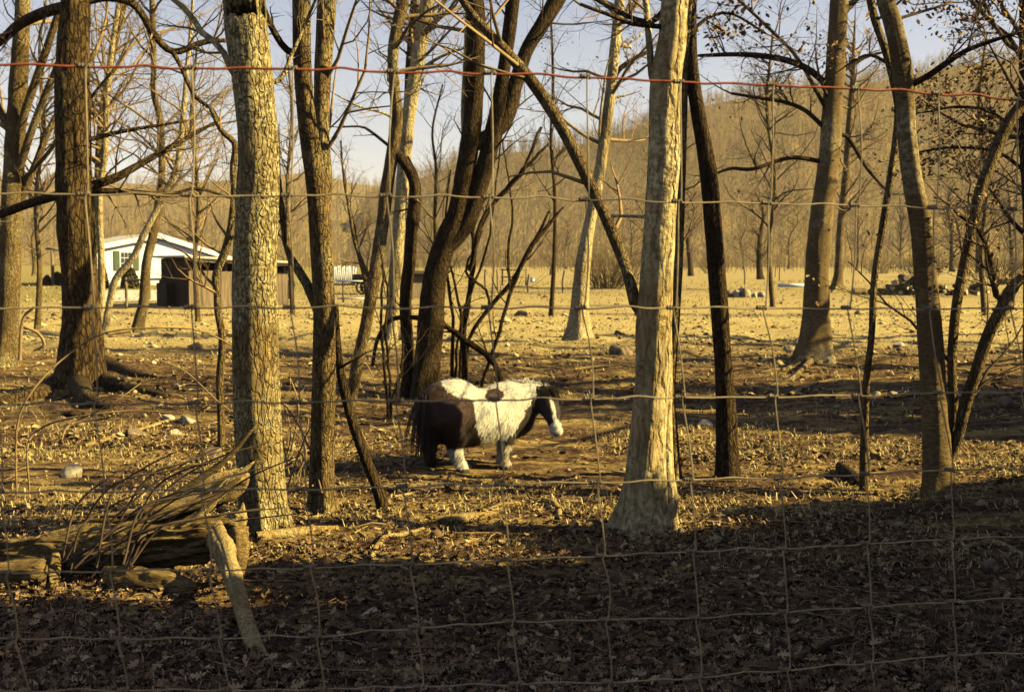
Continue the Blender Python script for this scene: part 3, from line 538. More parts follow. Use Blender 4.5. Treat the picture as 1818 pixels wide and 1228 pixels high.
tree('bare_tree', 'sunlit leaning tree in the middle distance between pony and pale tree', [(1026, 602, 46), (1028, 560, 33), (1034, 480, 27), (1046, 400, 21), (1060, 330, 20), (1073, 250, 20), (1084, 160, 19), (1092, 80, 18), (1100, 0, 17), (1106, -50, 16)], 'pale', H=16, seed=18, group=TG, flare=.7,
     limbs=[[(1083, 170, 10), (1095, 130, 9), (1120, 108, 8), (1150, 92, 6), {'n': 4, 'lev': 2, 'mat': 'dark'}], [(1078, 180, 5), (1092, 174, 4), (1110, 170, 4), {'n': 1}], [(1070, 290, 6), (1065, 220, 5), (1075, 130, 4), {'n': 4}]], tw=(40, 2, 2.3), f0=.3, leaves=700, leafsize=.08, leafcol=LITE)
tree('bare_tree', 'crooked finger-thin dark stem immediately left of the thick lichen trunk', [(393, 795, 15), (392, 742, 13), (390, 674, 14), (395, 605, 14), (387, 554, 13), (386, 520, 14), (383, 489, 14), (400, 444, 15), (410, 400, 13), (416, 342, 13), (414, 298, 12), (417, 256, 11), (393, 232, 9), (373, 191, 7)], 'grey', seed=19, group=TG, flare=.3, tw=(8, 2, .8), f0=.4)
tree('bare_tree', 'dark slim trunk in front of the white house, right one of the pair', [(243, 588, 22), (249, 560, 19), (255, 537, 18), (260, 468, 17), (273, 410, 16), (286, 325, 13), (287, 256, 12), (283, 205, 12), (273, 164, 11), (273, 113, 10), (270, 0, 10)], 'grey', H=15, seed=20, group=TG, tw=(34, 2, 2.2), f0=.3)
tree('bare_tree', 'light slim crooked trunk in front of the white house, left one of the pair', [(186, 592, 14), (190, 560, 12), (195, 537, 12), (205, 496, 13), (236, 458, 12), (256, 415, 12), (290, 349, 11), (315, 290, 10), (325, 205, 9), (332, 120, 8), (340, 40, 6)], 'pale', H=13, seed=21, group=TG, tw=(34, 2, 2.1), f0=.3)
tree('bare_tree', 'sunlit slim tree right beside the thick dark furrowed trunk', [(178, 580, 16), (180, 480, 12), (176, 350, 12), (186, 270, 13), (188, 190, 12), (198, 90, 10), (212, 0, 9)], 'pale', H=15, seed=22, group=TG, tw=(44, 2, 2.4), f0=.25)
tree('bare_tree', 'slim grey tree between the dark furrowed trunk and the house ridge', [(160, 570, 14), (166, 470, 10), (172, 340, 11), (180, 200, 10), (205, 80, 9), (222, -10, 8)], 'grey', H=16, seed=23, group=TG, tw=(44, 2, 2.5), f0=.25)
# clump of shoots beside the forked tree
def stem_clump(name, label, stems, mat, seed, cat='shrub', foot=None, sides=7, nt=3, d=None):
    r = np.random.default_rng(seed); b = on_ground(*foot); T = thing(name, label, cat, b)
    tg = Twigs(r)
    for st in stems:
        dd = b[1] + r.uniform(-.25, .25); k0 = on_ground(st[0][0], st[0][1]) if abs(st[0][1] - foot[1]) > 40 else None
        P = []
        for i, (px, py, w) in enumerate(st): q = at(px, py, dd + r.normal(0, .05)); P.append([*q, w * dd / F / 2])
        P[0][2] = min(P[0][2], float(ground_z(P[0][0], P[0][1])) - .02) if P[0][2] - ground_z(P[0][0], P[0][1]) < .25 else P[0][2]
        G = crom(np.array(P), 22); G[:, :3] += r.normal(0, .006, (22, 3))
        trunk_mesh('stem', G[:, :3], np.maximum(G[:, 3], .004), M[mat], T, b, sides, .06, 0, 0, seed)
        for _ in range(nt):
            i = r.integers(6, 20); dr = norm(G[i + 1, :3] - G[i, :3]); tg.grow(G[i, :3], dr * .7 + rand_perp(dr, r) * .6, r.uniform(.3, .9), G[i, 3] * .45, 1)
    tg.build(M['dtwig'], T, b); return T
stem_clump('sapling_clump', 'clump of thin dark shoots rising behind the back of the pony', [
    [(802, 690, 7), (803, 640, 7), (805, 571, 6), (795, 500, 6), (792, 440, 5), (792, 380, 4), (800, 300, 3)], [(815, 690, 6), (818, 640, 6), (819, 571, 6), (812, 520, 5), (798, 468, 4), (790, 420, 3)],
    [(818, 690, 9), (825, 612, 10), (824, 588, 10), (836, 503, 10), (842, 440, 9), (840, 400, 7), (862, 350, 5)], [(826, 690, 7), (833, 605, 7), (870, 544, 8), (908, 503, 9), (942, 441, 9), (973, 400, 7), (1000, 368, 4)],
    [(852, 695, 6), (862, 660, 6), (884, 598, 7), (901, 537, 7), (928, 468, 7), (956, 414, 6), (975, 375, 4)], [(893, 690, 9), (880, 650, 11), (858, 625, 12), (830, 607, 12), (800, 584, 10), (780, 578, 8)],
    [(808, 690, 5), (812, 610, 5), (828, 540, 5), (852, 480, 5), (868, 420, 4), (880, 340, 3), (890, 240, 3)], [(870, 540, 5), (862, 515, 5), (845, 500, 5), (829, 485, 5), (832, 462, 4), (845, 440, 4)],
    [(905, 500, 5), (902, 440, 5), (910, 380, 4), (900, 300, 3), (893, 250, 3)], [(836, 480, 8), (846, 425, 8), (862, 380, 7), (905, 330, 7), (940, 290, 6), (975, 255, 5)], [(838, 470, 7), (856, 400, 7), (884, 350, 6), (925, 310, 6), (960, 225, 5)]], 'dark', 31, foot=(825, 690), cat='saplings')
stem_clump('sapling_clump', 'few thin vine-like shoots left of the dark crooked stem', [[(690, 740, 5), (686, 690, 5), (681, 640, 5), (676, 560, 5), (680, 480, 4), (672, 420, 3)], [(694, 735, 4), (690, 650, 5), (684, 580, 5), (690, 520, 5), (678, 470, 4)], [(688, 742, 6), (700, 700, 5), (712, 660, 5), (716, 610, 4)]], 'dark', 32, foot=(690, 740), cat='saplings')
tree('bare_tree', 'wispy sapling with upright shoots in front of the gap left of the sunlit sapling', [(655, 560, 9), (648, 500, 7), (636, 450, 6), (628, 400, 5), (612, 330, 4), (605, 250, 3)], 'dark', 'dtwig', seed=33, group=TG, tw=(14, 2, 1.5), f0=.2, pitch=(.6, 1.4))
tree('bare_tree', 'wispy sapling with leafless fans seen between the tall pale trunk and forked tree', [(782, 600, 9), (779, 500, 7), (772, 400, 6), (774, 300, 5), (768, 230, 4), (786, 150, 3)], 'dark', 'dtwig', seed=34, group=TG, tw=(18, 2, 1.6), f0=.2, pitch=(.5, 1.4))
tree('bare_tree', 'wispy sapling against the sky right of the diagonal branch', [(978, 560, 9), (984, 450, 7), (985, 350, 6), (978, 250, 5), (982, 150, 5), (978, 30, 4)], 'dark', 'dtwig', seed=35, group=TG, tw=(18, 2, 1.7), f0=.25, pitch=(.4, 1.3), leaves=250, leafsize=.06, leafcol=LITE)
for i, (lb, pts, sc) in enumerate([
    ('thin twiggy tree left of the furrowed trunk, behind the far-left tree', [(66, 585, 12), (70, 480, 9), (64, 360, 8), (76, 220, 7), (70, 90, 5), (82, 0, 4)], 2.4),
    ('thin twiggy tree standing between the house ridge and the thick lichen trunk', [(352, 572, 10), (346, 470, 8), (352, 350, 7), (340, 210, 6), (350, 80, 4)], 2.4),
    ('thin twiggy tree crossing the sky just left of the double-stemmed tree', [(520, 560, 9), (514, 450, 7), (510, 330, 6), (518, 200, 5), (508, 80, 4)], 2.0),
    ('thin twiggy tree in the gap between the leaning dark trunk and the birch-like tree', [(1372, 545, 10), (1366, 440, 8), (1376, 320, 7), (1362, 190, 6), (1372, 60, 4)], 2.6),
    ('thin twiggy tree in the gap between the banded trunk and the right edge', [(1748, 560, 10), (1742, 450, 8), (1752, 330, 7), (1738, 200, 6), (1750, 70, 4)], 2.4)]):
    tree('slim_tree', lb, pts, 'grey', 'twig' if i < 3 else 'dtwig', H=None, seed=120 + i, group=TG, tw=(40, 2, sc), f0=.3, pitch=(.2, 1.1), flare=.4, leaves=0 if i < 3 else 700, leafsize=.08)
# far field trees
def field_tree(label, px, py, h, seed, mat='grey', tw='twig', w=None, sc=None, n=24, name='field_tree', group='bare trees along the far field edge', **kw):
    b = on_ground(px, py); d = b[1]; w = w or .3; wp = w / d * F; hp = h / d * F
    r = np.random.default_rng(seed); pts = [(px, py, wp * 1.3), (px + r.normal(0, 2), py - hp * .15, wp), (px + r.normal(0, 4), py - hp * .45, wp * .75), (px + r.normal(0, 6), py - hp * .75, wp * .45), (px + r.normal(0, 8), py - hp, wp * .15)]
    return tree(name, label, pts, mat, tw, seed=seed, tw=(n, 2, sc or h * .3), f0=.18, group=group, sides=10, lean=.05, pitch=(.3, 1.2), **kw)
FAR = [('stocky pollarded field tree with a fan of shoots near the stone heap', 1350, 496, 7.5, .5), ('bare field tree with a crooked forked bole left of the stone heap', 1226, 490, 9, .5), ('slim far tree right beside the leaning dark trunk, at the field edge', 1196, 520, 11, .4), ('lone small bare tree at the end of the sunny meadow', 978, 488, 6, .25),
       ('dark far tree rising behind the log pile, left of two', 1690, 482, 13, .55), ('dark far tree at the wood edge above the log pile, right of two', 1738, 484, 14, .6), ('far bare tree by the right picture edge at the wood edge', 1795, 480, 15, .6), ('bare far tree between the birch-like tree and the thin bent sapling', 1600, 478, 13, .45), ('far twin of the sapling at the wood edge, behind the thin bent sapling', 1520, 480, 12, .4),
       ('bare far tree left of the birch-like trunk at the field end', 1400, 478, 12, .4), ('far bare tree just right of the leaning dark trunk', 1320, 478, 11, .4), ('bare tree on the meadow rim behind the diagonal branch', 1120, 478, 11, .4), ('far bare tree near the rim, seen beside the sunlit leaning tree', 1005, 478, 10, .35),
       ('far bare tree above the trailer in the back yard', 655, 486, 8, .3), ('far bare tree behind the small pump house', 770, 484, 9, .35), ('far bare tree between the shed and the slim double-stemmed tree', 515, 492, 8, .3), ('far bare tree behind the white house roof', 330, 487, 10, .4), ('far bare tree beside the clothes pole at the left', 60, 490, 9, .4)]
for i, (lb, px, py, h, w) in enumerate(FAR):
    field_tree(lb, px, py, h, 60 + i, 'dark' if i in (0, 4, 5, 6, 1) else 'grey', 'dtwig' if px > 1580 else 'twig', w, n=34 if i else 30)
def bush(label, px, py, h, wd, seed, mat='twig', n=60, name='bare_bush'):
    b = on_ground(px, py); r = np.random.default_rng(seed); T = thing(name, label, 'bush', b, 'leafless bushes'); tg = Twigs(r)
    for _ in range(n):
        a = r.uniform(0, 2 * np.pi); rad = abs(r.normal(0, .3)) * wd; p = b + np.array([math.cos(a) * rad, math.sin(a) * rad, -.05]); e = r.uniform(.7, 1.4)
        tg.grow(p, np.array([math.cos(a) * math.cos(e), math.sin(a) * math.cos(e), math.sin(e)]), h * r.uniform(.5, 1.0), .008 * h, 1, n=(6, 6))
    tg.build(M[mat], T, b, 'stems'); return T
bush('round leafless brown bush at the meadow end, left of the pale smooth tree', 1078, 512, 3.0, 2.6, 81, n=130)
bush('low leafless scrub right of the big brown bush', 1118, 505, 2.2, 2.0, 82, n=60)
bush('leafless scrub by the log pile near the right edge', 1770, 505, 3.0, 2.6, 83, 'dtwig', n=90)
bush('leafless scrub behind the log pile', 1640, 492, 3.2, 3.2, 84, 'dtwig', n=90)
bush('leafless thicket at the field end behind the thin bent sapling', 1560, 486, 3.0, 3.0, 85, n=80)
bush('leafless low thicket along the field end left of the stone heap', 1270, 486, 3.0, 3.0, 86, n=80)
# trees out of the frame on the right whose shadows lie across the pasture
def side_tree(x, y, h, w, seed, lev=1):
    r = np.random.default_rng(seed); b = np.array([x, y, float(ground_z(x, y))]); T = thing('bare_tree', 'bare tree standing out of view to the right of the frame', 'tree', b, 'bare trees out of view on the right')
    ctl = np.array([[x, y, b[2] - .1, w / 2], [x + r.normal(0, .2), y + r.normal(0, .2), b[2] + h * .3, w * .4], [x + r.normal(0, .4), y + r.normal(0, .4), b[2] + h * .65, w * .28], [x + r.normal(0, .6), y + r.normal(0, .6), b[2] + h, w * .06]])
    S = crom(ctl, 24); trunk_mesh('trunk', S[:, :3], S[:, 3], M['grey'], T, b, 10, .06, .8, 4, seed); tg = Twigs(r)
    for _ in range(9 if lev == 1 else 13):
        f = r.uniform(.25, 1); i = int(f * 22); a = r.uniform(0, 6.28); e = r.uniform(.2, .9)
        tg.grow(S[i, :3], np.array([math.cos(a) * math.cos(e), math.sin(a) * math.cos(e), math.sin(e)]), h * .28 * (1.2 - .6 * f), S[i, 3] * .5, lev, n=(5, 4))
    tg.build(M['twig'], T, b)
for i, (x, y, h, w) in enumerate([(9.0, 14.2, 11, .3), (10.5, 18.5, 12, .34), (14.5, 15.5, 14, .4), (12.5, 23.5, 13, .38), (18, 20, 15, .45), (20, 26.5, 14, .4), (24, 16, 15, .45), (17, 31.5, 13, .4), (28, 40, 13, .4), (36, 58, 13, .4), (15.5, 17.2, 14, .4), (16.5, 14.2, 14, .4), (11.5, 16.0, 10, .3), (12.5, 21.5, 11, .32), (15, 25.0, 12, .36), (14.5, 29.5, 12, .36)]):
    side_tree(x, y, h, w, 200 + i, 2 if i >= 10 else 1)
M['needle'] = plain('evergreen_needles', (.05, .07, .025), .8, .4, 3, 0)
def evergreen(x, y, h, rad, seed, n=4200):  # unseen trees added on the right, heights set to cast shade into view
    r = np.random.default_rng(seed); b = np.array([x, y, float(ground_z(x, y))]); T = thing('evergreen_tree', 'dense evergreen placed out of view on the right for its shade', 'tree', b, 'evergreens out of view on the right')
    S = np.array([[x, y, b[2] - .1], [x, y, b[2] + h * .5], [x, y, b[2] + h]]); S = crom(S, 10); trunk_mesh('trunk', S, np.linspace(.16, .02, 10), M['dark'], T, b, 8, .05, .5, 4, seed)
    f = r.uniform(0, 1, n); a = r.uniform(0, 6.283, n); rr = rad * (1 - f ** 1.7) ** .6 * np.sqrt(r.uniform(.05, 1, n)) * (1 + .22 * np.sin(a * 3 + f * 22))
    c = np.stack([x + rr * np.cos(a), y + rr * np.sin(a), b[2] + .1 + f * h], -1)
    out = np.stack([np.cos(a), np.sin(a), r.normal(.3, .5, n)], -1); out = norm(out); sd = norm(np.cross(out, r.normal(0, 1, (n, 3)))); s = r.uniform(.14, .32, n)[:, None]
    V = np.stack([c - out * s, c + sd * s * .6, c + out * s * 1.2, c - sd * s * .6], 1).reshape(-1, 3)
    o = mesh_np('foliage', V, [np.arange(n * 4).reshape(n, 4)], M['needle'], T, b, False); o['kind'] = 'stuff'
for i, (x, y, h, rad) in enumerate([(8.2, -1.0, 6.0, 1.3), (7.8, .8, 5.9, 1.3), (8.2, 2.2, 5.5, 1.2), (7.9, 3.5, 6.5, 1.3), (8.3, 4.8, 6.5, 1.3), (8.0, 6.2, 5.3, 1.3), (8.3, 7.5, 4.5, 1.2), (8.0, 8.7, 3.4, 1.1), (8.2, 9.9, 2.4, 1.0), (10.2, 14.4, 4.6, 1.1), (11.0, 16.4, 5.6, 1.2), (10.4, 18.6, 4.0, 1.0)]):
    evergreen(x, y, h, rad, 300 + i)
#__PART2__
# ------------------------------------------------------------------ the woven wire fence
def build_fence():
    def D(px): t = (px - 155) / (1808 - 155); return 1 / lerp(1 / 2.15, 1 / 2.576, t)
    rows = [[(0, 113), (155, 117), (345, 120), (523, 121), (703, 127), (875, 129), (1045, 136), (1210, 145), (1375, 150), (1520, 157), (1665, 165), (1818, 177)],
            [(0, 343), (155, 344), (340, 346), (690, 347), (872, 349), (1043, 354), (1210, 357), (1365, 360), (1522, 364), (1660, 368), (1818, 371)],
            [(0, 545), (690, 545), (1035, 546), (1505, 546), (1818, 547)], [(0, 716), (165, 716), (350, 715), (530, 713), (700, 711), (882, 708), (1050, 707), (1213, 704), (1378, 703), (1525, 701), (1670, 697), (1818, 695)],
            [(0, 872), (185, 870), (360, 869), (540, 867), (718, 863), (893, 859), (1063, 855), (1228, 850), (1388, 848), (1540, 840), (1690, 833), (1818, 831)],
            [(0, 1016), (200, 1011), (375, 1011), (740, 1000), (1240, 977), (1390, 973), (1530, 964), (1680, 955), (1818, 952)],
            [(0, 1130), (150, 1133), (560, 1128), (740, 1112), (900, 1102), (1230, 1096), (1390, 1085), (1540, 1075), (1700, 1066), (1818, 1062)],
            [(0, 1225), (560, 1222), (1200, 1205), (1400, 1187), (1550, 1175), (1680, 1162), (1818, 1157)], [(0, 1300), (900, 1290), (1818, 1240)]]
    def row(i, px):
        t = rows[i]; return float(np.interp(px, [q[0] for q in t], [q[1] for q in t])) + (0 if 0 <= px <= 1818 else ((t[-1][1] - t[-2][1]) / (t[-1][0] - t[-2][0]) * (px - 1818) * .5 if px > 1818 else 0))
    cols = [[-38, -30, -12, -4, 3, 15, 32, 50, 60], [156, 155, 166, 171, 185, 199, 212, 226, 236], [345, 340, 344, 350, 360, 375, 392, 405, 415], [523, 515, 519, 530, 541, 555, 566, 575, 582], [703, 690, 697, 706, 719, 731, 742, 750, 756], [875, 872, 870, 883, 893, 903, 912, 920, 926], [1045, 1043, 1036, 1051, 1063, 1072, 1078, 1084, 1090],
            [1210, 1207, 1198, 1213, 1228, 1233, 1238, 1243, 1248], [1375, 1366, 1357, 1378, 1388, 1393, 1396, 1400, 1404], [1525, 1522, 1507, 1526, 1540, 1541, 1544, 1548, 1552], [1668, 1660, 1652, 1670, 1690, 1691, 1693, 1696, 1698], [1808, 1801, 1796, 1815, 1830, 1833, 1835, 1838, 1840]]
    d0 = cols[0]; d1 = cols[-1]
    cols = [[c - 190 * k for c in d0] for k in (3, 2, 1)] + cols + [[c + 138 * k for c in d1] for k in (1, 2, 3, 4)]
    rng = np.random.default_rng(5)
    b = at(900, 1290, D(900)); b[2] = float(ground_z(b[0], b[1]))
    T = thing('woven_wire_fence', 'woven wire stock fence with rusty red top strand across the whole foreground', 'fence', b)
    x0, x1 = cols[0][0] - 60, cols[-1][0] + 60
    for i in range(9):
        px = np.linspace(x0, x1, 520); P = []
        cx = np.array([c[i] for c in cols]); mids = (cx[:-1] + cx[1:]) / 2
        off = sum(np.exp(-((px - m - rng.normal(0, 6)) / 26) ** 2) * rng.uniform(1, 5) for m in mids) + 1.0 * fbm(px / 60 + i * 9, px * 0 + i, o=2) * 2
        for x, o in zip(px, off): P.append(at(x, row(i, x) - o + 2, D(x)))
        V, Q = tubes(np.array(P)[None], np.full((1, 520), (.0024 if i == 0 else .0018 if i < 5 else .0015)), 6)
        w = mesh_np('top_wire' if i == 0 else 'line_wire', V, [Q], M['rustwire' if i == 0 else 'wire'], T, b)
        if i == 0: w['label'] = 'rusted red top wire'
    kn = np.linspace(-1, 1, 13); rr = .0034 + .0018 * np.abs(np.sin(kn * np.pi * 2)); rr[[0, -1]] = .0015
    KP = np.stack([kn * .0115, 0 * kn, 0 * kn], -1); KV, KQ = tubes(KP[None], rr[None], 7)
    kmesh = None
    for c in cols:
        P = []; K = []
        for i in range(9):
            p = at(c[i], row(i, c[i]), D(c[i])); K.append(p); sx = np.array([.002, -.0035, 0])
            if i: 
                m = (K[i - 1] + p) / 2 + np.array([rng.normal(0, .002), 0, 0]); P.append(m + sx)
            P.append(p + sx + np.array([0, 0, .004])); P.append(p + np.array([-.003, -.0035, -.004]))
        G = crom(np.array(P), 130); V, Q = tubes(G[None], np.full((1, 130), .0015), 6); mesh_np('stay_wire', V, [Q], M['wire'], T, b)
        for i, p in enumerate(K):
            if kmesh is None: o = mesh_np('knot', KV, [KQ], M['knot'], T); kmesh = o.data
            else: o = bpy.data.objects.new('knot', kmesh); C.objects.link(o); o.parent = T
            o.location = Vector(p - b + np.array([-.006, -.001, 0])); o.rotation_euler = (rng.uniform(0, 6), rng.normal(0, .05), .22 + rng.normal(0, .05))
    for px, lb in ((x0, 'wooden end post of the wire fence, out of view on the left'), (x1, 'wooden end post of the wire fence, out of view on the right')):
        p = at(px, 1290, D(px)); p[2] = float(ground_z(p[0], p[1])); h = at(px, row(0, px), D(px))[2] - p[2] + .15
        S = np.array([[p[0], p[1], p[2] - .3], [p[0], p[1] + .01, p[2] + h * .5], [p[0], p[1], p[2] + h]]); S = crom(S, 14)
        q = thing('fence_post', lb, 'post', p); trunk_mesh('post_body', S, np.full(14, .06), M['post'], q, p, 12, .04)
build_fence()

# ------------------------------------------------------------------ the pony
def surface_nets(F3, lo, h):
    s = F3 < 0; nx, ny, nz = F3.shape
    cell = np.zeros((nx - 1, ny - 1, nz - 1)); cnt = cell.copy(); acc = np.zeros(cell.shape + (3,))
    I, J, K = np.meshgrid(np.arange(nx - 1), np.arange(ny - 1), np.arange(nz - 1), indexing='ij')
    cor = [(a, b, c) for a in (0, 1) for b in (0, 1) for c in (0, 1)]
    sl = lambda a, b, c: F3[a:nx - 1 + a, b:ny - 1 + b, c:nz - 1 + c]
    for p in cor:
        for ax in range(3):
            if p[ax] == 0:
                q = list(p); q[ax] = 1; f0 = sl(*p); f1 = sl(*q); m = (f0 < 0) != (f1 < 0)
                t = np.where(m, f0 / (f0 - f1 + 1e-12), 0); cnt += m
                for k in range(3): acc[..., k] += np.where(m, p[k] + (t if k == ax else 0), 0)
    act = cnt > 0; idx = -np.ones(act.shape, int); idx[act] = np.arange(act.sum())
    V = (np.stack([I, J, K], -1)[act] + acc[act] / cnt[act][:, None]) * h + lo
    Q = []
    for ax in range(3):
        a0 = [slice(1, -1)] * 3; a0[ax] = slice(0, -1); a1 = [slice(1, -1)] * 3; a1[ax] = slice(1, None)
        A = s[tuple(a0)]; B = s[tuple(a1)]; m = A != B; pos = np.argwhere(m); flip = A[m]
        pos = pos + np.array([0 if k == ax else 1 for k in range(3)])
        u, v = [k for k in range(3) if k != ax]; eu = np.eye(3, dtype=int)[u]; ev = np.eye(3, dtype=int)[v]
        g = lambda P: idx[P[:, 0], P[:, 1], P[:, 2]]
        q = np.stack([g(pos - eu - ev), g(pos - ev), g(pos), g(pos - eu)], -1)
        if ax == 1: flip = ~flip
        q[~flip] = q[~flip][:, ::-1]; Q.append(q)
    Q = np.concatenate(Q); return V, Q[(Q >= 0).all(1)]
def build_pony():
    base = on_ground(866, 829); sc = F / base[1]
    yaw = math.radians(24)
    L = lambda px, py, y=0.: np.array([(px - 866) / sc, y, (829 - py) / sc])
    prims = []
    def cone(a, b, ra, rb, k=.04): prims.append(('c', np.array(a, float), np.array(b, float), ra, rb, k))
    def ell(c, r, k=.07): prims.append(('e', np.array(c, float), np.array(r, float), 0, 0, k))
    ell(L(784, 726), (.29, .245, .285)); ell(L(805, 700), (.22, .19, .165)); ell(L(852, 737), (.34, .285, .262)); ell(L(820, 742), (.30, .28, .255)); ell(L(905, 733), (.23, .215, .262)); ell(L(888, 703), (.15, .11, .125))
    ell(L(930, 738), (.135, .17, .185))                                      # breast
    cone(L(915, 712), L(950, 708, -.05), .185, .145, .08); cone(L(945, 706, -.04), L(968, 704, -.12), .135, .10, .05)   # neck carried low
    poll = L(971, 704, -.145); nose = poll + np.array([.0, -.20, -.30]); hd = norm(nose - poll)
    mid = poll + (nose - poll) * .45
    cone(poll, mid, .102, .084, .04); cone(mid, nose, .078, .056, .03); ell(nose + hd * .015, (.056, .056, .046), .03); ell(poll + (nose - poll) * .28 + np.array([-.02, .03, -.0]), (.085, .085, .095), .05)
    for s in (-1, 1): cone(poll + np.array([.02 + s * .055, .0 + s * .02, .05]), poll + np.array([.03 + s * .085, -.005 + s * .03, .125]), .03, .008, .012)
    def leg(p, r, k=.035):
        for i in range(len(p) - 1): cone(p[i], p[i + 1], r[i], r[i + 1], k)
    leg([L(898, 752, -.11), L(893, 778, -.125), L(890, 797, -.125), L(889, 815, -.125), L(890, 823, -.13), L(891, 829, -.13)], [.105, .066, .05, .042, .05, .058])
    leg([L(906, 752, .10), L(906, 778, .115), L(904, 797, .115), L(903, 815, .115), L(904, 822, .115), L(905, 828, .115)], [.10, .066, .05, .042, .05, .056])
    leg([L(783, 735, -.12), L(795, 763, -.15), L(791, 787, -.15), L(795, 794, -.15), L(802, 813, -.145), L(805, 822, -.145), L(808, 829, -.145)], [.20, .115, .066, .054, .045, .050, .058])
    leg([L(768, 735, .12), L(774, 763, .13), L(764, 787, .13), L(764, 796, .13), L(766, 813, .13), L(768, 822, .13), L(770, 829, .13)], [.19, .11, .064, .054, .045, .05, .056])
    h = .0125; lo = np.array([-.78, -.46, -.03]); n = np.array([116, 70, 80])
    G = np.stack(np.meshgrid(*[lo[i] + h * np.arange(n[i]) for i in range(3)], indexing='ij'), -1)
    Fd = None
    for t, a, b, ra, rb, k in prims:
        if t == 'c':
            ab = b - a; u = np.clip(((G - a) @ ab) / (ab @ ab), 0, 1); d = np.linalg.norm(G - a - u[..., None] * ab, axis=-1) - (ra + (rb - ra) * u)
        else:
            q = (G - a) / b; l = np.linalg.norm(q, axis=-1); d = (l - 1) * np.min(b) * (.6 + .4 * l / (np.linalg.norm(q / b, axis=-1) * np.min(b) + 1e-6)).clip(.6, 1.6)
        if Fd is None: Fd = d
        else: hh = np.clip(.5 + .5 * (Fd - d) / k, 0, 1); Fd = Fd * (1 - hh) + d * hh - k * hh * (1 - hh)
    Fd += .004 * fbm(G[..., 0] * 9, G[..., 1] * 9, G[..., 2] * 9, o=2)
    V, Q = surface_nets(Fd, lo, h)
    V[:, 2] = np.maximum(V[:, 2], -.012)
    # colours by place on the body
    px = 866 + (V[:, 0] * math.cos(yaw) - V[:, 1] * math.sin(yaw)) * sc; py = 829 - V[:, 2] * sc; y = V[:, 1]
    wob = 7 * fbm(V[:, 0] * 7, V[:, 1] * 7, V[:, 2] * 7, o=3); wf = 3 * vnoise(V[:, 0] * 60, V[:, 1] * 60, V[:, 2] * 18)
    qx = px + wob + wf * .5; qy = py + wob * .7 + wf
    def inpoly(x, yy, poly):
        r = np.zeros(len(x), bool); j = len(poly) - 1
        for i in range(len(poly)):
            (xi, yi), (xj, yj) = poly[i], poly[j]; r ^= ((yi > yy) != (yj > yy)) & (x < (xj - xi) * (yy - yi) / (yj - yi + 1e-9) + xi); j = i
        return r
    white = np.array([.72, .66, .52]); brown = np.array([.055, .027, .017]); black = np.array([.026, .018, .014])
    col = np.tile(white, (len(V), 1))
    col[inpoly(qx, qy, [(700, 640), (757, 668), (786, 671), (790, 679), (806, 691), (830, 697), (842, 706), (846, 722), (846, 748), (853, 768), (858, 800), (700, 850)])] = brown
    col[inpoly(qx, qy, [(745, 650), (800, 650), (803, 668), (780, 670), (760, 674)])] = brown
    low = np.clip((py - 735) / 25, 0, 1)[:, None]; isb = np.isclose(col, brown).all(1); col[isb] = (brown * (1 - low[isb] * .6))  # brown gets darker towards the belly and legs
    col[((qx - 878) / 15) ** 2 + ((qy - 697) / 11) ** 2 < 1] = brown
    ch = (qx - lerp(954, 895, np.clip((qy - 700) / 92, 0, 1))) > 0; col[ch & (py > 703) & (py < 800)] = black  # chest and under-neck set dark beyond a slanting line
    hl = (V - poll) @ hd; dist = np.linalg.norm(V - poll - hl[:, None] * hd, axis=1); hmask = (dist < .15) & (hl > -.09) & (px > 952)
    col[hmask] = black
    fn = norm(np.array([-.12, -.9, .35])); fn = norm(fn - hd * (fn @ hd)); sd = np.cross(fn, hd)
    lat = (V - poll) @ sd; fr = (V - poll) @ fn
    HL = np.linalg.norm(nose - poll)
    col[hmask & (fr > 0) & (np.abs(lat + .004) < lerp(.012, .022, np.clip(hl / HL, 0, 1)) + .003 * wf) & (hl > .06)] = white
    col[hmask & (hl > HL * .86)] = white * .92
    for s in (-1, 1):
        nst = nose + hd * .03 + fn * .03 + sd * s * .022; col[np.linalg.norm(V - nst, axis=1) < .014] = black
        ey = poll + hd * .13 + sd * s * .062 + fn * .045; col[np.linalg.norm(V - ey, axis=1) < .02] = black * .3
    legs = py > 786 + wob * .5
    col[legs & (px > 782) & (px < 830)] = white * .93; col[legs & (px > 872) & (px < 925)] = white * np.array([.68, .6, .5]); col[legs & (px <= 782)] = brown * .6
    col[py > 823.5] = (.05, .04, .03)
    col *= (1 + .12 * vnoise(V[:, 0] * 40, V[:, 1] * 40, V[:, 2] * 14))[:, None]
    T = thing('pony', 'shaggy brown and white pinto pony with dark head standing behind the fence', 'pony', base); T.rotation_euler = (0, 0, yaw)
    mh = bpy.data.materials.new('pony_coat'); mh.use_nodes = True; nt = mh.node_tree; bs = nt.nodes['Principled BSDF']
    a = N(nt, 'Attribute', attribute_name='col'); nz = noise(nt, coords(nt, (30, 30, 7)), 4, 6, .7)
    nt.links.new(mix(nt, .35, a.outputs['Color'], mix(nt, nz, a.outputs['Color'], (0.03, .02, .012)), 'MIX'), bs.inputs['Base Color']); bs.inputs['Roughness'].default_value = .75; bs.inputs['Specular IOR Level'].default_value = .25
    bs.inputs['Sheen Weight'].default_value = .15; bump(nt, bs, nz, .5, .012)
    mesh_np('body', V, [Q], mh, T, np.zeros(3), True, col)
    # coat hair: thin slivers lying down along the body
    r = np.random.default_rng(12); c4 = V[Q]; cen = c4.mean(1); nrm = norm(np.cross(c4[:, 2] - c4[:, 0], c4[:, 3] - c4[:, 1]))
    out = np.sign(((Q * 0 + 1).sum(1)))  # keep shape
    body_c = np.array([0, 0, .45]); 
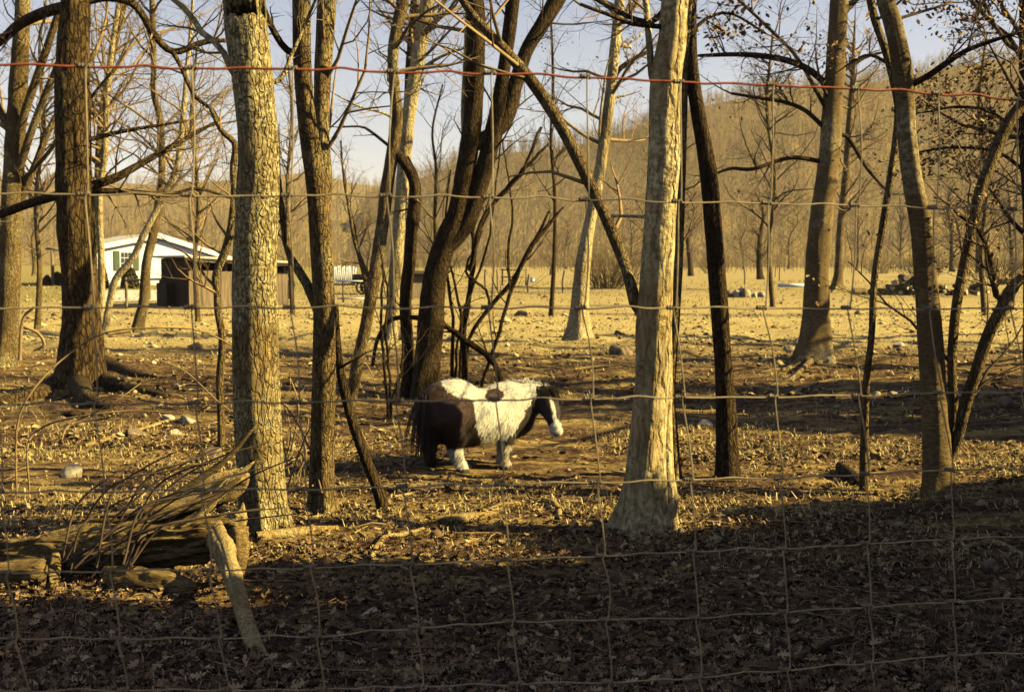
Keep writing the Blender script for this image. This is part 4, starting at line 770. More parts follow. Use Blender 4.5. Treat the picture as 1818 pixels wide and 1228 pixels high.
    # orient normals outward using the field gradient
    ii = np.clip(((cen - lo) / h).astype(int), 1, n - 2); gr = np.stack([Fd[ii[:, 0] + 1, ii[:, 1], ii[:, 2]] - Fd[ii[:, 0] - 1, ii[:, 1], ii[:, 2]], Fd[ii[:, 0], ii[:, 1] + 1, ii[:, 2]] - Fd[ii[:, 0], ii[:, 1] - 1, ii[:, 2]], Fd[ii[:, 0], ii[:, 1], ii[:, 2] + 1] - Fd[ii[:, 0], ii[:, 1], ii[:, 2] - 1]], -1); nrm = norm(gr)
    m = 26000; f = r.integers(0, len(cen), m); p = cen[f] + r.normal(0, .005, (m, 3)); nn = nrm[f]
    fl = np.array([-.55, 0, -.9]) + r.normal(0, .25, (m, 3)); fl = norm(fl - nn * (fl * nn).sum(1, keepdims=True)); Ln = np.where(p[:, 2] < .34, .04, .028)[:, None] * r.uniform(.6, 1.4, (m, 1))
    Ln[(px[Q[f, 0]] > 953)] *= .5; Ln[p[:, 2] < .05] *= .4
    sdv = np.cross(fl, nn) * .0021
    HV = np.stack([p - sdv, p + sdv, p + fl * Ln + nn * Ln * .38], 1).reshape(-1, 3)
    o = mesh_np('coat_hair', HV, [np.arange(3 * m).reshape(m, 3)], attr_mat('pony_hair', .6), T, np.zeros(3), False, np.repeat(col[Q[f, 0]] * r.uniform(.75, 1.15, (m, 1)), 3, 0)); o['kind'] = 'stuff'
    def locks(name, roots, dirs, lens, rad, cols, k=6, grav=.5):
        P = np.empty((len(roots), k, 3)); P[:, 0] = roots; d = norm(np.asarray(dirs, float))
        for i in range(1, k):
            d = norm(d + r.normal(0, .10, d.shape) + np.array([0, 0, -grav])); P[:, i] = P[:, i - 1] + d * (lens / (k - 1))[:, None]
        R_ = rad * np.linspace(1, .15, k)[None].repeat(len(roots), 0); VV, QQ = tubes(P, R_, 3)
        o = mesh_np(name, VV, [QQ], M['ponyhair'], T, np.zeros(3), True, np.repeat(cols, k * 3, 0)); o['kind'] = 'stuff'
    M['ponyhair'] = attr_mat('pony_mane_hair', .55)
    m = 420; t0 = L(750, 694); rt = t0 + r.normal(0, 1, (m, 3)) * np.array([.022, .035, .02])
    locks('tail', rt, np.tile([-.16, -.2, -.3], (m, 1)) + r.normal(0, .16, (m, 3)), r.uniform(.42, .68, m), .005, black * 1.2 + r.uniform(0, .02, (m, 1)) * np.array([1, .6, .35]), 8, .55)
    m = 340; t = r.uniform(0, 1, m)[:, None]; top = np.array([L(897, 682), L(918, 677), L(938, 677, -.03), L(955, 683, -.08), L(968, 689, -.13)]); tt = t[:, 0] * 4; i = np.minimum(tt.astype(int), 3); rt = top[i] * (1 - (tt - i))[:, None] + top[i + 1] * (tt - i)[:, None] - np.array([0, 0, .02])
    locks('mane', rt + r.normal(0, .012, (m, 3)), np.stack([r.normal(0, .45, m), r.normal(.35, .5, m), np.full(m, .75)], -1), r.uniform(.06, .17, m), .0038, np.tile(white * .95, (m, 1)) * r.uniform(.7, 1.1, (m, 1)), 6, .42)
    m = 260; rt = poll + r.normal(0, 1, (m, 3)) * np.array([.045, .03, .015]) + np.array([.01, -.02, .08])
    locks('forelock', rt, np.tile([.0, -.8, .15], (m, 1)) + r.normal(0, .35, (m, 3)) * np.array([1.4, .6, .6]), r.uniform(.09, .17, m), .004, np.tile(black, (m, 1)) * r.uniform(.7, 1.6, (m, 1)), 6, .5)
build_pony()

# ------------------------------------------------------------------ fallen wood, canes, sticks
def lying(name, label, cat, pts, mat, seed, lift=.5, rough=.14, sides=14, fs=1.0, k=40, depth=None, parts=(), stem='wood', group=None, toground=True, ridge=0, gouge=0):
    """pts (px, py, w): a stick or log resting where its pixels meet the ground"""
    P = []
    for i, (px, py, w) in enumerate(pts):
        g = on_ground(px, py + w * (.5 if toground else 0)); Y = g[1] if depth is None else depth[i]; q = at(px, py, Y); rr = w * Y / F / 2
        if depth is None: q[2] = float(ground_z(q[0], q[1])) + rr * lift
        P.append([*q, rr])
    G = crom(np.array(P), k); b = G[k // 2, :3].copy(); b[2] = float(ground_z(b[0], b[1]))
    T = thing(name, label, cat, b, group); trunk_mesh(stem, G[:, :3], np.maximum(G[:, 3], .003), M[mat], T, b, sides, rough, 0, 0, seed, fs, ridge=ridge, gouge=gouge); return T, b
T, b = lying('fallen_log', 'big rotten fallen log lying across the lower left foreground', 'log', [(-130, 1000, 62), (-40, 992, 70), (60, 985, 74), (170, 976, 78), (270, 968, 76), (350, 960, 70), (405, 952, 60), (428, 950, 36)], 'log', 41, .75, .2, 72, 2.0, 170, depth=[7.5, 7.5, 7.45, 7.4, 7.35, 7.3, 7.25, 7.2], stem='trunk', ridge=.22, gouge=.9)
def piece(name, T, b, pts, mat, seed, sides=20, rough=.2, k=44, fs=2.0, ridge=.22, gouge=.4):
    P = np.array([[*at(px, py, Y), w * Y / F / 2] for px, py, w, Y in pts]); G = crom(P, k); return trunk_mesh(name, G[:, :3], np.maximum(G[:, 3], .003), M[mat], T, b, sides, rough, 0, 0, seed, fs, ridge=ridge, gouge=gouge)
piece('branch', T, b, [(385, 948, 46, 7.25), (402, 985, 40, 7.0), (414, 1030, 34, 6.65), (428, 1075, 32, 6.2), (446, 1130, 30, 5.85), (466, 1180, 27, 5.5), (476, 1225, 24, 5.2), (480, 1275, 20, 4.95)], 'deadwood', 42, 20, .1)
piece('stub', T, b, [(418, 945, 40, 7.2), (424, 970, 34, 7.15), (425, 1000, 24, 7.1), (428, 1020, 10, 7.05)], 'log', 43)
piece('stub', T, b, [(98, 990, 26, 7.3), (94, 1030, 24, 7.15), (102, 1070, 20, 7.0), (106, 1098, 10, 6.9)], 'log', 44)
piece('slab', T, b, [(-60, 1025, 40, 7.2), (10, 1020, 44, 7.15), (70, 1012, 40, 7.1), (84, 1010, 20, 7.1)], 'log', 45)
piece('slab', T, b, [(190, 1030, 44, 7.1), (250, 1032, 54, 7.05), (310, 1040, 48, 7.0), (345, 1050, 22, 6.95)], 'log', 46)
T, b = lying('splintered_log', 'splintered torn trunk end propped against the thick lichen tree', 'log', [(90, 962, 26), (170, 942, 36), (250, 922, 44), (330, 895, 52), (390, 868, 56), (425, 850, 40), (440, 840, 14)], 'deadwood', 47, .6, .2, 56, 1.6, 130, depth=[8.4] * 7, stem='trunk', ridge=.28, gouge=.8)
rs = np.random.default_rng(470)
for i in range(13):                                  # the torn fibres fan upwards to the tree
    f = i / 12; x0, y0 = rs.uniform(130, 300), rs.uniform(915, 950); x1 = lerp(452, 372, f) + rs.normal(0, 8); y1 = (750 if i == 0 else lerp(806, 886, f ** .8)) + rs.normal(0, 6); w = rs.uniform(9, 20); Y = 8.35 - rs.uniform(0, .3)
    piece('splinter', T, b, [(x0, y0, w * .5, Y), (lerp(x0, x1, .35), lerp(y0, y1, .22) + 4, w, Y), (lerp(x0, x1, .72), lerp(y0, y1, .58) + 8, w * 1.15, Y), (lerp(x0, x1, .93), lerp(y0, y1, .86), w * .6, Y), (x1, y1, 1.5, Y)], 'deadwood' if i % 4 else 'log', 480 + i, 12, .15, 30, 2, .3, .3)
piece('splinter', T, b, [(410, 935, 36, 8.0), (424, 918, 30, 8.0), (430, 904, 12, 8.0), (431, 892, 2, 8.0)], 'deadwood', 48)
SG = 'dead sticks on the ground'
STK = [('forked pale dead branch on the ground in front of the pony', [(661, 1020, 9), (661, 985, 12), (674, 962, 11), (690, 944, 10)]), ('thin dead stick lying just behind the forked pale branch', [(664, 982, 11), (720, 982, 10), (770, 986, 8), (805, 988, 5)]), ('short curved stick running right from the forked pale branch tip', [(684, 951, 9), (720, 946, 8), (752, 937, 5)]),
       ('flat barkless log piece in the sunlight before the pony', [(775, 920, 14), (825, 917, 20), (880, 909, 12)]), ('bent pale stick at the right end of the flat log piece', [(860, 910, 12), (892, 895, 13), (922, 893, 10)]), ('long thin branch with dark underside before the pale smooth tree', [(690, 955, 6), (800, 950, 9), (900, 948, 9), (1010, 946, 7), (1080, 940, 6)]),
       ('short stick pointing up at the long thin branch', [(853, 940, 11), (885, 930, 9), (919, 920, 7)]), ('hooked dead root between the sunlit stick and the pale smooth tree', [(946, 888, 10), (976, 888, 12), (990, 900, 12), (994, 918, 10)]), ('thin grey stick right of the thick lichen trunk foot', [(520, 925, 8), (590, 915, 7), (651, 953, 5)]), ('split log remnant at the foot of the thick lichen trunk', [(455, 950, 22), (540, 940, 20), (600, 936, 12)]),
       ('pale stick lying in the grass right of the pale smooth tree', [(1200, 926, 7), (1260, 925, 6), (1300, 930, 4)]), ('arched dark dead branch in the shade at lower right', [(1498, 1008, 9), (1530, 1000, 12), (1575, 1018, 10), (1640, 1058, 6)]), ('brown root-like branch in the shade at the bottom right', [(1390, 1192, 22), (1440, 1160, 20), (1500, 1134, 16), (1590, 1126, 8)]), ('pale twig in shade at the bottom centre', [(540, 1160, 7), (570, 1165, 6), (605, 1170, 4)]),
       ('stick between the two thin trunks in the left pasture', [(190, 590, 9), (250, 582, 8), (330, 580, 5)]), ('thin stick lying in the dark soil right of the pony head', [(1020, 655, 6), (1060, 650, 6), (1100, 648, 4)]), ('stick by the exposed birch-like roots', [(1400, 700, 9), (1425, 688, 8), (1440, 680, 5)]), ('leafless dead limb in shade at the right edge', [(1700, 975, 9), (1760, 960, 12), (1818, 985, 10)]),
       ('straight twig lying right of the leaning dead stem foot', [(700, 880, 5), (750, 872, 6), (790, 866, 4)]), ('dead branch half buried at the lower centre', [(760, 1022, 7), (840, 1025, 7), (900, 1030, 5)]), ('grey twig in the shade below the pale smooth tree', [(1160, 1050, 6), (1210, 1020, 7), (1300, 1010, 5)]), ('brown stick lying left of the splintered log', [(150, 790, 8), (220, 770, 7), (300, 745, 5)])]
for i, (lb, p) in enumerate(STK): lying('dead_stick', lb, 'stick', p, 'deadwood' if i not in (11, 12, 5) else 'dark', 400 + i, .7, .13, 8, 1.5, 22, group=SG)
lying('log_stub', 'short dark log stub propped at the foot of the thin bent sapling', 'log', [(1490, 826, 16), (1506, 840, 24), (1526, 856, 16)], 'dark', 440, .9, .2, 14, 2, 20)
def cane(name, label, stems, mat, seed, foot, spread=.3):
    r = np.random.default_rng(seed); b = on_ground(*foot); T = thing(name, label, 'brambles', b)
    for st in stems:
        dd = b[1] + r.uniform(-spread, spread); P = np.array([[*at(px, py, dd + r.normal(0, .06)), w * dd / F / 2] for px, py, w in st]); G = crom(P, 26)
        V, Q = tubes(G[None, :, :3], np.maximum(G[None, :, 3], .0016), 5); mesh_np('cane', V, [Q], M[mat], T, b)
r_ = np.random.default_rng(77)
st = []
for i in range(22):
    x0 = r_.uniform(95, 250); y0 = r_.uniform(1000, 1025); x1 = x0 + r_.uniform(110, 330); y1 = y0 - r_.uniform(90, 230) ; mx = x0 + (x1 - x0) * r_.uniform(.15, .42); my = y0 + (y1 - y0) * r_.uniform(.4, .75)
    st.append([(x0, y0, 5), (mx, my, 4.2), (lerp(mx, x1, .5), lerp(my, y1, .62), 3.6), (x1, y1, 2.2)])
cane('bramble_patch', 'arching leafless bramble canes over the fallen log', st, 'dtwig', 78, (180, 1040))
st = []
for i in range(20):
    x0 = r_.uniform(480, 590); y0 = r_.uniform(800, 900); x1 = x0 + r_.uniform(-110, 110); y1 = y0 - r_.uniform(20, 150); st.append([(x0, y0, 3.5), (lerp(x0, x1, .3) + r_.normal(0, 12), lerp(y0, y1, .6), 3), (lerp(x0, x1, .7), y1 - r_.uniform(0, 20), 2.6), (x1, y1 + r_.uniform(0, 30), 1.8)])
cane('bramble_patch', 'tangle of fine twigs between the thick lichen trunk and the double-stemmed tree', st, 'twig', 79, (540, 905), .35)
cane('bramble_patch', 'long arching briar stems in front of the buttressed dark tree', [[(30, 880, 4), (28, 820, 4), (32, 745, 4), (60, 690, 4), (120, 630, 3.5), (190, 590, 3), (300, 582, 3), (370, 592, 3), (440, 635, 3), (500, 700, 2)], [(52, 870, 4), (48, 800, 4), (60, 770, 4), (100, 748, 4), (170, 735, 3.5), (240, 729, 3), (310, 733, 2.4)], [(110, 780, 3), (118, 760, 3), (140, 745, 3), (200, 715, 2.5), (250, 680, 2)], [(90, 770, 3), (140, 750, 3), (200, 738, 2.5), (235, 700, 2)], [(35, 640, 7), (40, 570, 6), (60, 545, 5)], [(40, 578, 6), (68, 592, 6), (78, 612, 6), (60, 622, 4)], [(285, 640, 2.5), (330, 660, 2.5), (390, 715, 2.5), (430, 740, 2)]], 'twig', 80, (40, 885), .2)

# ------------------------------------------------------------------ stones
def ico(sub=2):
    t = (1 + 5 ** .5) / 2
    V = norm(np.array([[-1, t, 0], [1, t, 0], [-1, -t, 0], [1, -t, 0], [0, -1, t], [0, 1, t], [0, -1, -t], [0, 1, -t], [t, 0, -1], [t, 0, 1], [-t, 0, -1], [-t, 0, 1]], float))
    Fc = [[0, 11, 5], [0, 5, 1], [0, 1, 7], [0, 7, 10], [0, 10, 11], [1, 5, 9], [5, 11, 4], [11, 10, 2], [10, 7, 6], [7, 1, 8], [3, 9, 4], [3, 4, 2], [3, 2, 6], [3, 6, 8], [3, 8, 9], [4, 9, 5], [2, 4, 11], [6, 2, 10], [8, 6, 7], [9, 8, 1]]
    for _ in range(sub):
        V = list(map(tuple, V)); mid = {}; nf = []
        def m(a, b):
            k = (min(a, b), max(a, b))
            if k not in mid: mid[k] = len(V); V.append(tuple(norm((np.array(V[a]) + np.array(V[b])) / 2)))
            return mid[k]
        for a, b, c in Fc: ab, bc, ca = m(a, b), m(b, c), m(c, a); nf += [[a, ab, ca], [b, bc, ab], [c, ca, bc], [ab, bc, ca]]
        Fc = nf; V = np.array(V)
    return np.array(V), np.array(Fc)
IV, IF = ico(2); IV1, IF1 = ico(1)
def rock(label, px, py, w, hgt, seed, mat='rock', group='stones in the pasture', at_b=None, name='rock', sub=2):
    b = on_ground(px, py) if at_b is None else np.array(at_b); s = b[1] / F; r = np.random.default_rng(seed); V = (IV if sub == 2 else IV1).copy(); Fc = IF if sub == 2 else IF1
    for _ in range(9):                              # knock flat faces off the lump
        nn = norm(r.normal(size=3)); c = r.uniform(.42, .85); d = V @ nn; V = V - np.outer(np.maximum(d - c, 0), nn)
    V *= (1 + .12 * fbm(V[:, 0] * 2 + seed, V[:, 1] * 2, V[:, 2] * 2, o=3))[:, None]
    V *= np.array([w * s / 2, (w + hgt) * s / 3.2, hgt * s * .72]); V[:, 2] += hgt * s * .08
    a = r.uniform(-.3, .3); V[:, [0, 2]] = np.stack([V[:, 0] * math.cos(a) - V[:, 2] * math.sin(a), V[:, 0] * math.sin(a) + V[:, 2] * math.cos(a)], -1)
    if at_b is None: b[2] = float(ground_z(b[0], b[1]))
    o = mesh_np(name, V, [Fc], M[mat], smooth=False); o.location = Vector(b); return tag(o, label, 'rock', group)
for i, (lb, px, py, w, hh, m) in enumerate([('pale blocky stone left of the splintered log', 132, 846, 50, 30, 'rock'), ('brownish rounded stone in dark soil under the buttress roots', 240, 775, 42, 26, 'rockdark'), ('white angular stone right of the brownish rounded stone', 332, 750, 34, 20, 'rock'), ('pale flat stone just left of the white angular stone', 298, 744, 26, 14, 'rock'),
    ('low pale stone below the white angular stone', 310, 772, 28, 14, 'rock'), ('small white stone on the path of the right buttress root', 318, 684, 22, 9, 'rock'), ('yellowish stone in the shade at the lower centre', 658, 1092, 40, 22, 'rock'), ('dark stone lump in the sunlit field behind the pony', 925, 560, 26, 14, 'rockdark'), ('dark boulder left of the pale smooth tree, on the field edge', 1104, 628, 50, 24, 'rockdark'),
    ('small reddish dark stone above the dark boulder', 1100, 594, 26, 12, 'rockdark'), ('pale stone standing between the slender stem and the leaning dark trunk', 1252, 758, 30, 18, 'rock'), ('pale stone on the rubble right of the birch-like tree', 1594, 615, 26, 16, 'rock'), ('bright stone at the left foot of the birch-like tree', 1415, 612, 20, 16, 'rock'), ('grey stone beside the bright stone at the birch-like tree', 1400, 622, 24, 14, 'rock'),
    ('pale stone on the dark earth left of the curved banded trunk', 1556, 702, 18, 10, 'rock'), ('second small pale stone nearer the curved banded trunk', 1585, 700, 16, 8, 'rock'), ('dark stone right of the curved banded trunk', 1790, 720, 40, 22, 'rockdark'), ('small bright stone in the shade edge at right', 1284, 907, 11, 8, 'rock'), ('dark stone left of the splintered trunk top', 380, 812, 36, 30, 'rockdark'), ('pale stone left of the pony hind legs', 690, 795, 30, 14, 'rock'), ('low stone in the shade at lower right edge', 1760, 1010, 50, 24, 'rockdark'), ('pale low stone in the gloom at the bottom centre', 905, 1050, 56, 22, 'rockdark')]):
    rock(lb, px, py, w, hh, 500 + i, m)
r_ = np.random.default_rng(21)
for i in range(24):
    px = 1318 + r_.normal(0, 15); k = abs(px - 1318) / 34; rock('pale stone in the stone heap on the field', px, 528 - r_.uniform(0, 3), r_.uniform(12, 22), r_.uniform(11, 17) + (1 - k) * 9, 540 + i, 'rock' if i % 3 else 'rockdark', 'stones of the heap on the field', name='heap_stone', sub=1)
# log pile near the right: each log a thing of its own
def cut_log(label, p, L, rad, az, seed, tilt=0, group='cut logs in the pile', mat='grey'):
    d = np.array([math.cos(az) * math.cos(tilt), math.sin(az) * math.cos(tilt), math.sin(tilt)]); r = np.random.default_rng(seed)
    S = np.array([p - d * L / 2, p + r.normal(0, .02, 3), p + d * L / 2]); S = crom(S, 8); b = p.copy(); T = thing('cut_log', label, 'log', b, group)
    trunk_mesh('bark', S, np.full(8, rad), M[mat], T, b, 10, .06, 0, 0, seed)
    n = 10; a = np.linspace(0, 6.283, n, endpoint=False)
    for q, sg in ((S[0], -1), (S[-1], 1)):
        u = norm(np.cross(d, [0, 0, 1.])); w = np.cross(u, d); V = q + d * sg * .012 + rad * .96 * (np.cos(a)[:, None] * u + np.sin(a)[:, None] * w); V = np.vstack([V, q + d * sg * .014]); mesh_np('cut_end', V, [np.array([[i, (i + 1) % n, n] for i in range(n)])], M['cutend'], T, b)
M['cutend'] = plain('cut_wood_face', (.52, .40, .22), .9, .25, 8, .2)
k = 0
for px, py, rows, wd in ((1625, 524, 4, 11), (1705, 524, 2, 4), (1735, 520, 2, 3)):
    b0 = on_ground(px, py)
    for row_ in range(rows):
        for j in range(max(1, wd - 2 * row_)):
            p = b0 + np.array([(j - (wd - 2 * row_ - 1) / 2) * .30 + r_.normal(0, .05), r_.normal(0, .15), .14 + row_ * .24]); p[2] = float(ground_z(p[0], p[1])) + .14 + row_ * .25
            lb = 'cut log in the %s of the big jumbled log pile at right' % ['bottom row', 'second row', 'third row', 'top row'][row_] if px == 1625 else ('cut log in the low heap right of the big log pile' if px == 1705 else 'cut log in the rightmost small heap')
            cut_log(lb, p, r_.uniform(.7, 1.2), r_.uniform(.10, .16), r_.uniform(.2, 2.6), 600 + k, r_.normal(0, .18), 'cut logs in ' + ('the big pile' if px == 1625 else 'the low heap' if px == 1705 else 'the small heap')); k += 1
for i, (px, py) in enumerate(((1525, 522), (1548, 523), (1570, 521))): p = on_ground(px, py); p[2] += .15; cut_log(['leftmost cut log lying alone before the big log pile', 'middle cut log lying alone before the big log pile', 'cut log lying alone just left of the big log pile'][i], p, .8, .15, .5 + i, 680 + i, 0, 'single cut logs')
p = on_ground(1412, 510); o = box('pale_plank', (0, 0, .12), (2.1, .25, .2), M['whitetrim']); o.location = Vector(p); tag(o, 'long white plank lying in the field left of the birch-like trunk', 'plank')

# ------------------------------------------------------------------ house, shed and yard
def frame(b, yaw):
    c, s = math.cos(yaw), math.sin(yaw); return lambda u, v, z: np.array([b[0] + u * c - v * s, b[1] + u * s + v * c, z])
def prism(name, fr, poly, v0, v1, mat, parent, b):                 # polygon in (u, z), extruded along v
    n = len(poly); V = [fr(u, v0, z) for u, z in poly] + [fr(u, v1, z) for u, z in poly]; V = np.array(V) - b
    me = bpy.data.meshes.new(name); me.from_pydata([tuple(map(float, t)) for t in V], [], [list(range(n)), list(range(2 * n - 1, n - 1, -1))] + [[(i + 1) % n, i, n + i, n + (i + 1) % n] for i in range(n)]); me.materials.append(mat)
    o = bpy.data.objects.new(name, me); C.objects.link(o); o.parent = parent; return o
def house():
    b = on_ground(172, 508); b[1] = 72 if b[1] < 60 or b[1] > 95 else b[1]; D0 = b[1]; b = at(172, 508, D0); gz = float(ground_z(b[0], b[1])); b[2] = gz; yaw = math.radians(32); fr = frame(b, yaw)
    def ures(px): # wall coordinate u seen at photo column px
        k = (px - CX) / F; return (k * b[1] - b[0]) / (math.cos(yaw) - k * math.sin(yaw))
    def zrow(u, row): p = fr(u, 0, 0); return float(at(0, row, p[1])[2])
    T = thing('white_house', 'small white gabled house with green shutters across the yard', 'house', b)
    uw = ures(392); up = ures(281); zl, zp, zrr = zrow(0, 441), zrow(up, 420), zrow(uw, 455); zg = gz - .4
    prism('gable_wall', fr, [(0, zg), (uw, zg), (uw, zrr), (up, zp), (0, zl)], 0, .2, M['white'], T, b)
    prism('side_wall', fr, [(.01, zg), (.21, zg), (.21, zl - .02), (.01, zl - .02)], .2, 9, M['white'], T, b); prism('side_wall', fr, [(uw - .21, zg), (uw - .01, zg), (uw - .01, zrr - .02), (uw - .21, zrr - .02)], .2, 9, M['white'], T, b)
    prism('back_wall', fr, [(0, zg), (uw, zg), (uw, zrr), (up, zp), (0, zl)], 9, 9.2, M['white'], T, b)
    sl = (zp - zl) / up; sr = (zp - zrr) / (uw - up)
    prism('roof', fr, [(-.6, zl - .6 * sl + .02), (up, zp + .02), (up, zp + .22), (-.6, zl - .6 * sl + .16)], -.25, 9.6, M['roof'], T, b); prism('roof', fr, [(up + .005, zp + .02), (uw + .7, zrr - .7 * sr + .02), (uw + .7, zrr - .7 * sr + .16), (up + .005, zp + .22)], -.25, 9.6, M['roof'], T, b)
    prism('bargeboard', fr, [(-.62, zl - .62 * sl - .1), (up, zp - .1), (up, zp + .24), (-.62, zl - .62 * sl + .18)], -.31, -.255, M['whitetrim'], T, b); prism('bargeboard', fr, [(up + .005, zp - .1), (uw + .72, zrr - .72 * sr - .1), (uw + .72, zrr - .72 * sr + .18), (up + .005, zp + .24)], -.31, -.255, M['whitetrim'], T, b)
    w0, w1, z0, z1 = ures(214), ures(237), zrow(ures(225), 479), zrow(ures(225), 446)
    W = prism('window', fr, [(w0, z0), (w1, z0), (w1, z1), (w0, z1)], -.04, -.005, M['whitetrim'], T, b)
    for i in range(3):
        for j in range(3):
            a0 = lerp(w0 + .06, w1 - .06, i / 3) + .015; a1 = lerp(w0 + .06, w1 - .06, (i + 1) / 3) - .015; c0 = lerp(z0 + .06, z1 - .06, j / 3) + .02; c1 = lerp(z0 + .06, z1 - .06, (j + 1) / 3) - .02
            prism('pane', fr, [(a0, c0), (a1, c0), (a1, c1), (a0, c1)], -.05, -.043, M['glass'], W, b)
    for a, c in ((ures(204), w0 - .03), (w1 + .03, ures(248))): prism('shutter', fr, [(a, z0 - .03), (c, z0 - .03), (c, z1 + .03), (a, z1 + .03)], -.06, -.005, M['shutter'], T, b)
    prism('sill', fr, [(w0 - .05, z0 - .1), (w1 + .05, z0 - .1), (w1 + .05, z0 - .003), (w0 - .05, z0 - .003)], -.1, -.005, M['whitetrim'], T, b)
    prism('foundation', fr, [(-.03, zg), (uw + .03, zg), (uw + .03, gz + .12), (-.03, gz + .12)], -.03, -.005, M['concrete'], T, b)
house()
def shed():
    b = on_ground(336, 546); yaw = math.radians(38); fr = frame(b, yaw); gz = b[2]
    T = thing('open_shed', 'low weathered board shed with pale roof in front of the white house', 'shed', b)
    L = 4.3; dp = 2.6; zt = float(at(0, 457, b[1])[2]); zw = float(at(0, 481, b[1])[2])
    nb = 16
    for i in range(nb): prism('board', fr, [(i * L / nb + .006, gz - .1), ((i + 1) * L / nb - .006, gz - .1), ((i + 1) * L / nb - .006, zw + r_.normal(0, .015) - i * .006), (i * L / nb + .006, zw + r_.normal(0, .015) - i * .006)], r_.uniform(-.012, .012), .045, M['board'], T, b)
    for i in range(9): prism('side_board', lambda u, v, z: fr(v, u, z), [(i * dp / 9 + .05, gz - .1), ((i + 1) * dp / 9 + .04, gz - .1), ((i + 1) * dp / 9 + .04, zt - .03), (i * dp / 9 + .05, zt - .03)], -.03 + r_.uniform(-.01, .01), .0, M['boarddark'], T, b)  # wall turned from the sun, its shade put into the board colour
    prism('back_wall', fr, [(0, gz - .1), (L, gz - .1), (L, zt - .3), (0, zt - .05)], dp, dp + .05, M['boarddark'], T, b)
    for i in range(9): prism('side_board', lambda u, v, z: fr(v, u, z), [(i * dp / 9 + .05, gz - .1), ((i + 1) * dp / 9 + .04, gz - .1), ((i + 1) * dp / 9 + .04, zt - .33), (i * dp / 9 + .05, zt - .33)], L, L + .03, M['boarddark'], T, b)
    for u in (.05, L * .3, L * .36, L * .66, L - .15): prism('post', fr, [(u, gz - .1), (u + .1, gz - .1), (u + .1, zt - .02 - u * .05), (u, zt - .02 - u * .05)], .05, .15, M['post'], T, b)
    prism('roof', fr, [(-.3, zt), (L + .35, zt - .24), (L + .35, zt - .16), (-.3, zt + .08)], -.35, dp + .3, M['roof'], T, b); prism('fascia', fr, [(-.3, zt - .12), (L + .35, zt - .36), (L + .35, zt - .245), (-.3, zt - .005)], -.38, -.30, M['boarddark'], T, b)
    q = on_ground(296, 545); f2 = frame(q, yaw); Tb = thing('dark_bin', 'dark open wooden bin standing left of the shed', 'bin', q)
    for a, c, v0, v1 in ((0, 1.0, 0, .05), (0, 1.0, .95, 1.0), (0, .05, .05, .95), (.95, 1.0, .05, .95)): prism('panel', f2, [(a, q[2] - .05), (c, q[2] - .05), (c, q[2] + .95), (a, q[2] + .95)], v0, v1, M['boarddark'], Tb, q)
    for px, lb, hh in ((284, 'dark leaning gate post left of the shed, left one', 1.0), (292, 'taller gate post next to the dark bin', 1.35)):
        p = on_ground(px, 541); Tp = thing('gate_post', lb, 'post', p); S = crom(np.array([[p[0], p[1], p[2] - .2], [p[0], p[1], p[2] + hh / 2], [p[0] + .06, p[1], p[2] + hh]]), 8); trunk_mesh('post_body', S, np.linspace(.09, .075, 8), M['boarddark' if px == 284 else 'post'], Tp, p, 8, .08)
    p0 = at(222, 498, 58); p1 = at(320, 496, 54); pb = (p0 + p1) / 2; pb[2] = float(ground_z(pb[0], pb[1])); Tr = thing('rail_fence', 'single pole rail on short posts before the white house', 'fence', pb)
    V, Q = tubes(crom(np.array([p0, (p0 + p1) / 2 + [0, 0, .03], p1]), 8)[None], np.full((1, 8), .05), 7); mesh_np('rail', V, [Q], M['post'], Tr, pb)
    for t in (.0, .45, 1): q = p0 * (1 - t) + p1 * t; S = np.array([[q[0], q[1] + .1, float(ground_z(q[0], q[1])) - .2], [q[0], q[1] + .1, q[2] + .15]]); V, Q = tubes(crom(S, 4)[None], np.full((1, 4), .055), 7); mesh_np('post', V, [Q], M['post'], Tr, pb)
    p = on_ground(506, 530); Tb = thing('barrel', 'dark tipped barrel beside the right end of the shed', 'barrel', p); zz = np.linspace(0, .85, 9); rr = .27 + .05 * np.sin(zz / .85 * np.pi); S = np.stack([zz * .25, zz * 0, zz], -1) + p; trunk_mesh('staves', S, rr, M['boarddark'], Tb, p, 14, .01); 
    for z in (.15, .7): t = np.linspace(0, 6.283, 25); V, Q = tubes((p + np.stack([z * .25 + .325 * np.cos(t), .325 * np.sin(t), z + 0 * t - .08 * np.cos(t)], -1))[None], np.full((1, 25), .018), 5); mesh_np('hoop', V, [Q], M['steel'], Tb, p)
shed()
def slab(name, quad, mat, z=.02):
    P = [on_ground(*q) for q in quad]; a, b_, c, d = P; n = 14; V = []
    for i in range(n + 1):
        for j in range(n + 1): s, t = i / n, j / n; p = (a * (1 - s) + b_ * s) * (1 - t) + (d * (1 - s) + c * s) * t; p[2] = float(ground_z(p[0], p[1])) + z; V.append(p)
    I = np.arange((n + 1) ** 2).reshape(n + 1, n + 1); o = mesh_np(name, V, [np.stack([I[:-1, :-1], I[1:, :-1], I[1:, 1:], I[:-1, 1:]], -1).reshape(-1, 4)], mat); o['kind'] = 'structure'
slab('driveway', [(100, 538), (285, 534), (285, 515), (180, 516)], M['concrete'])
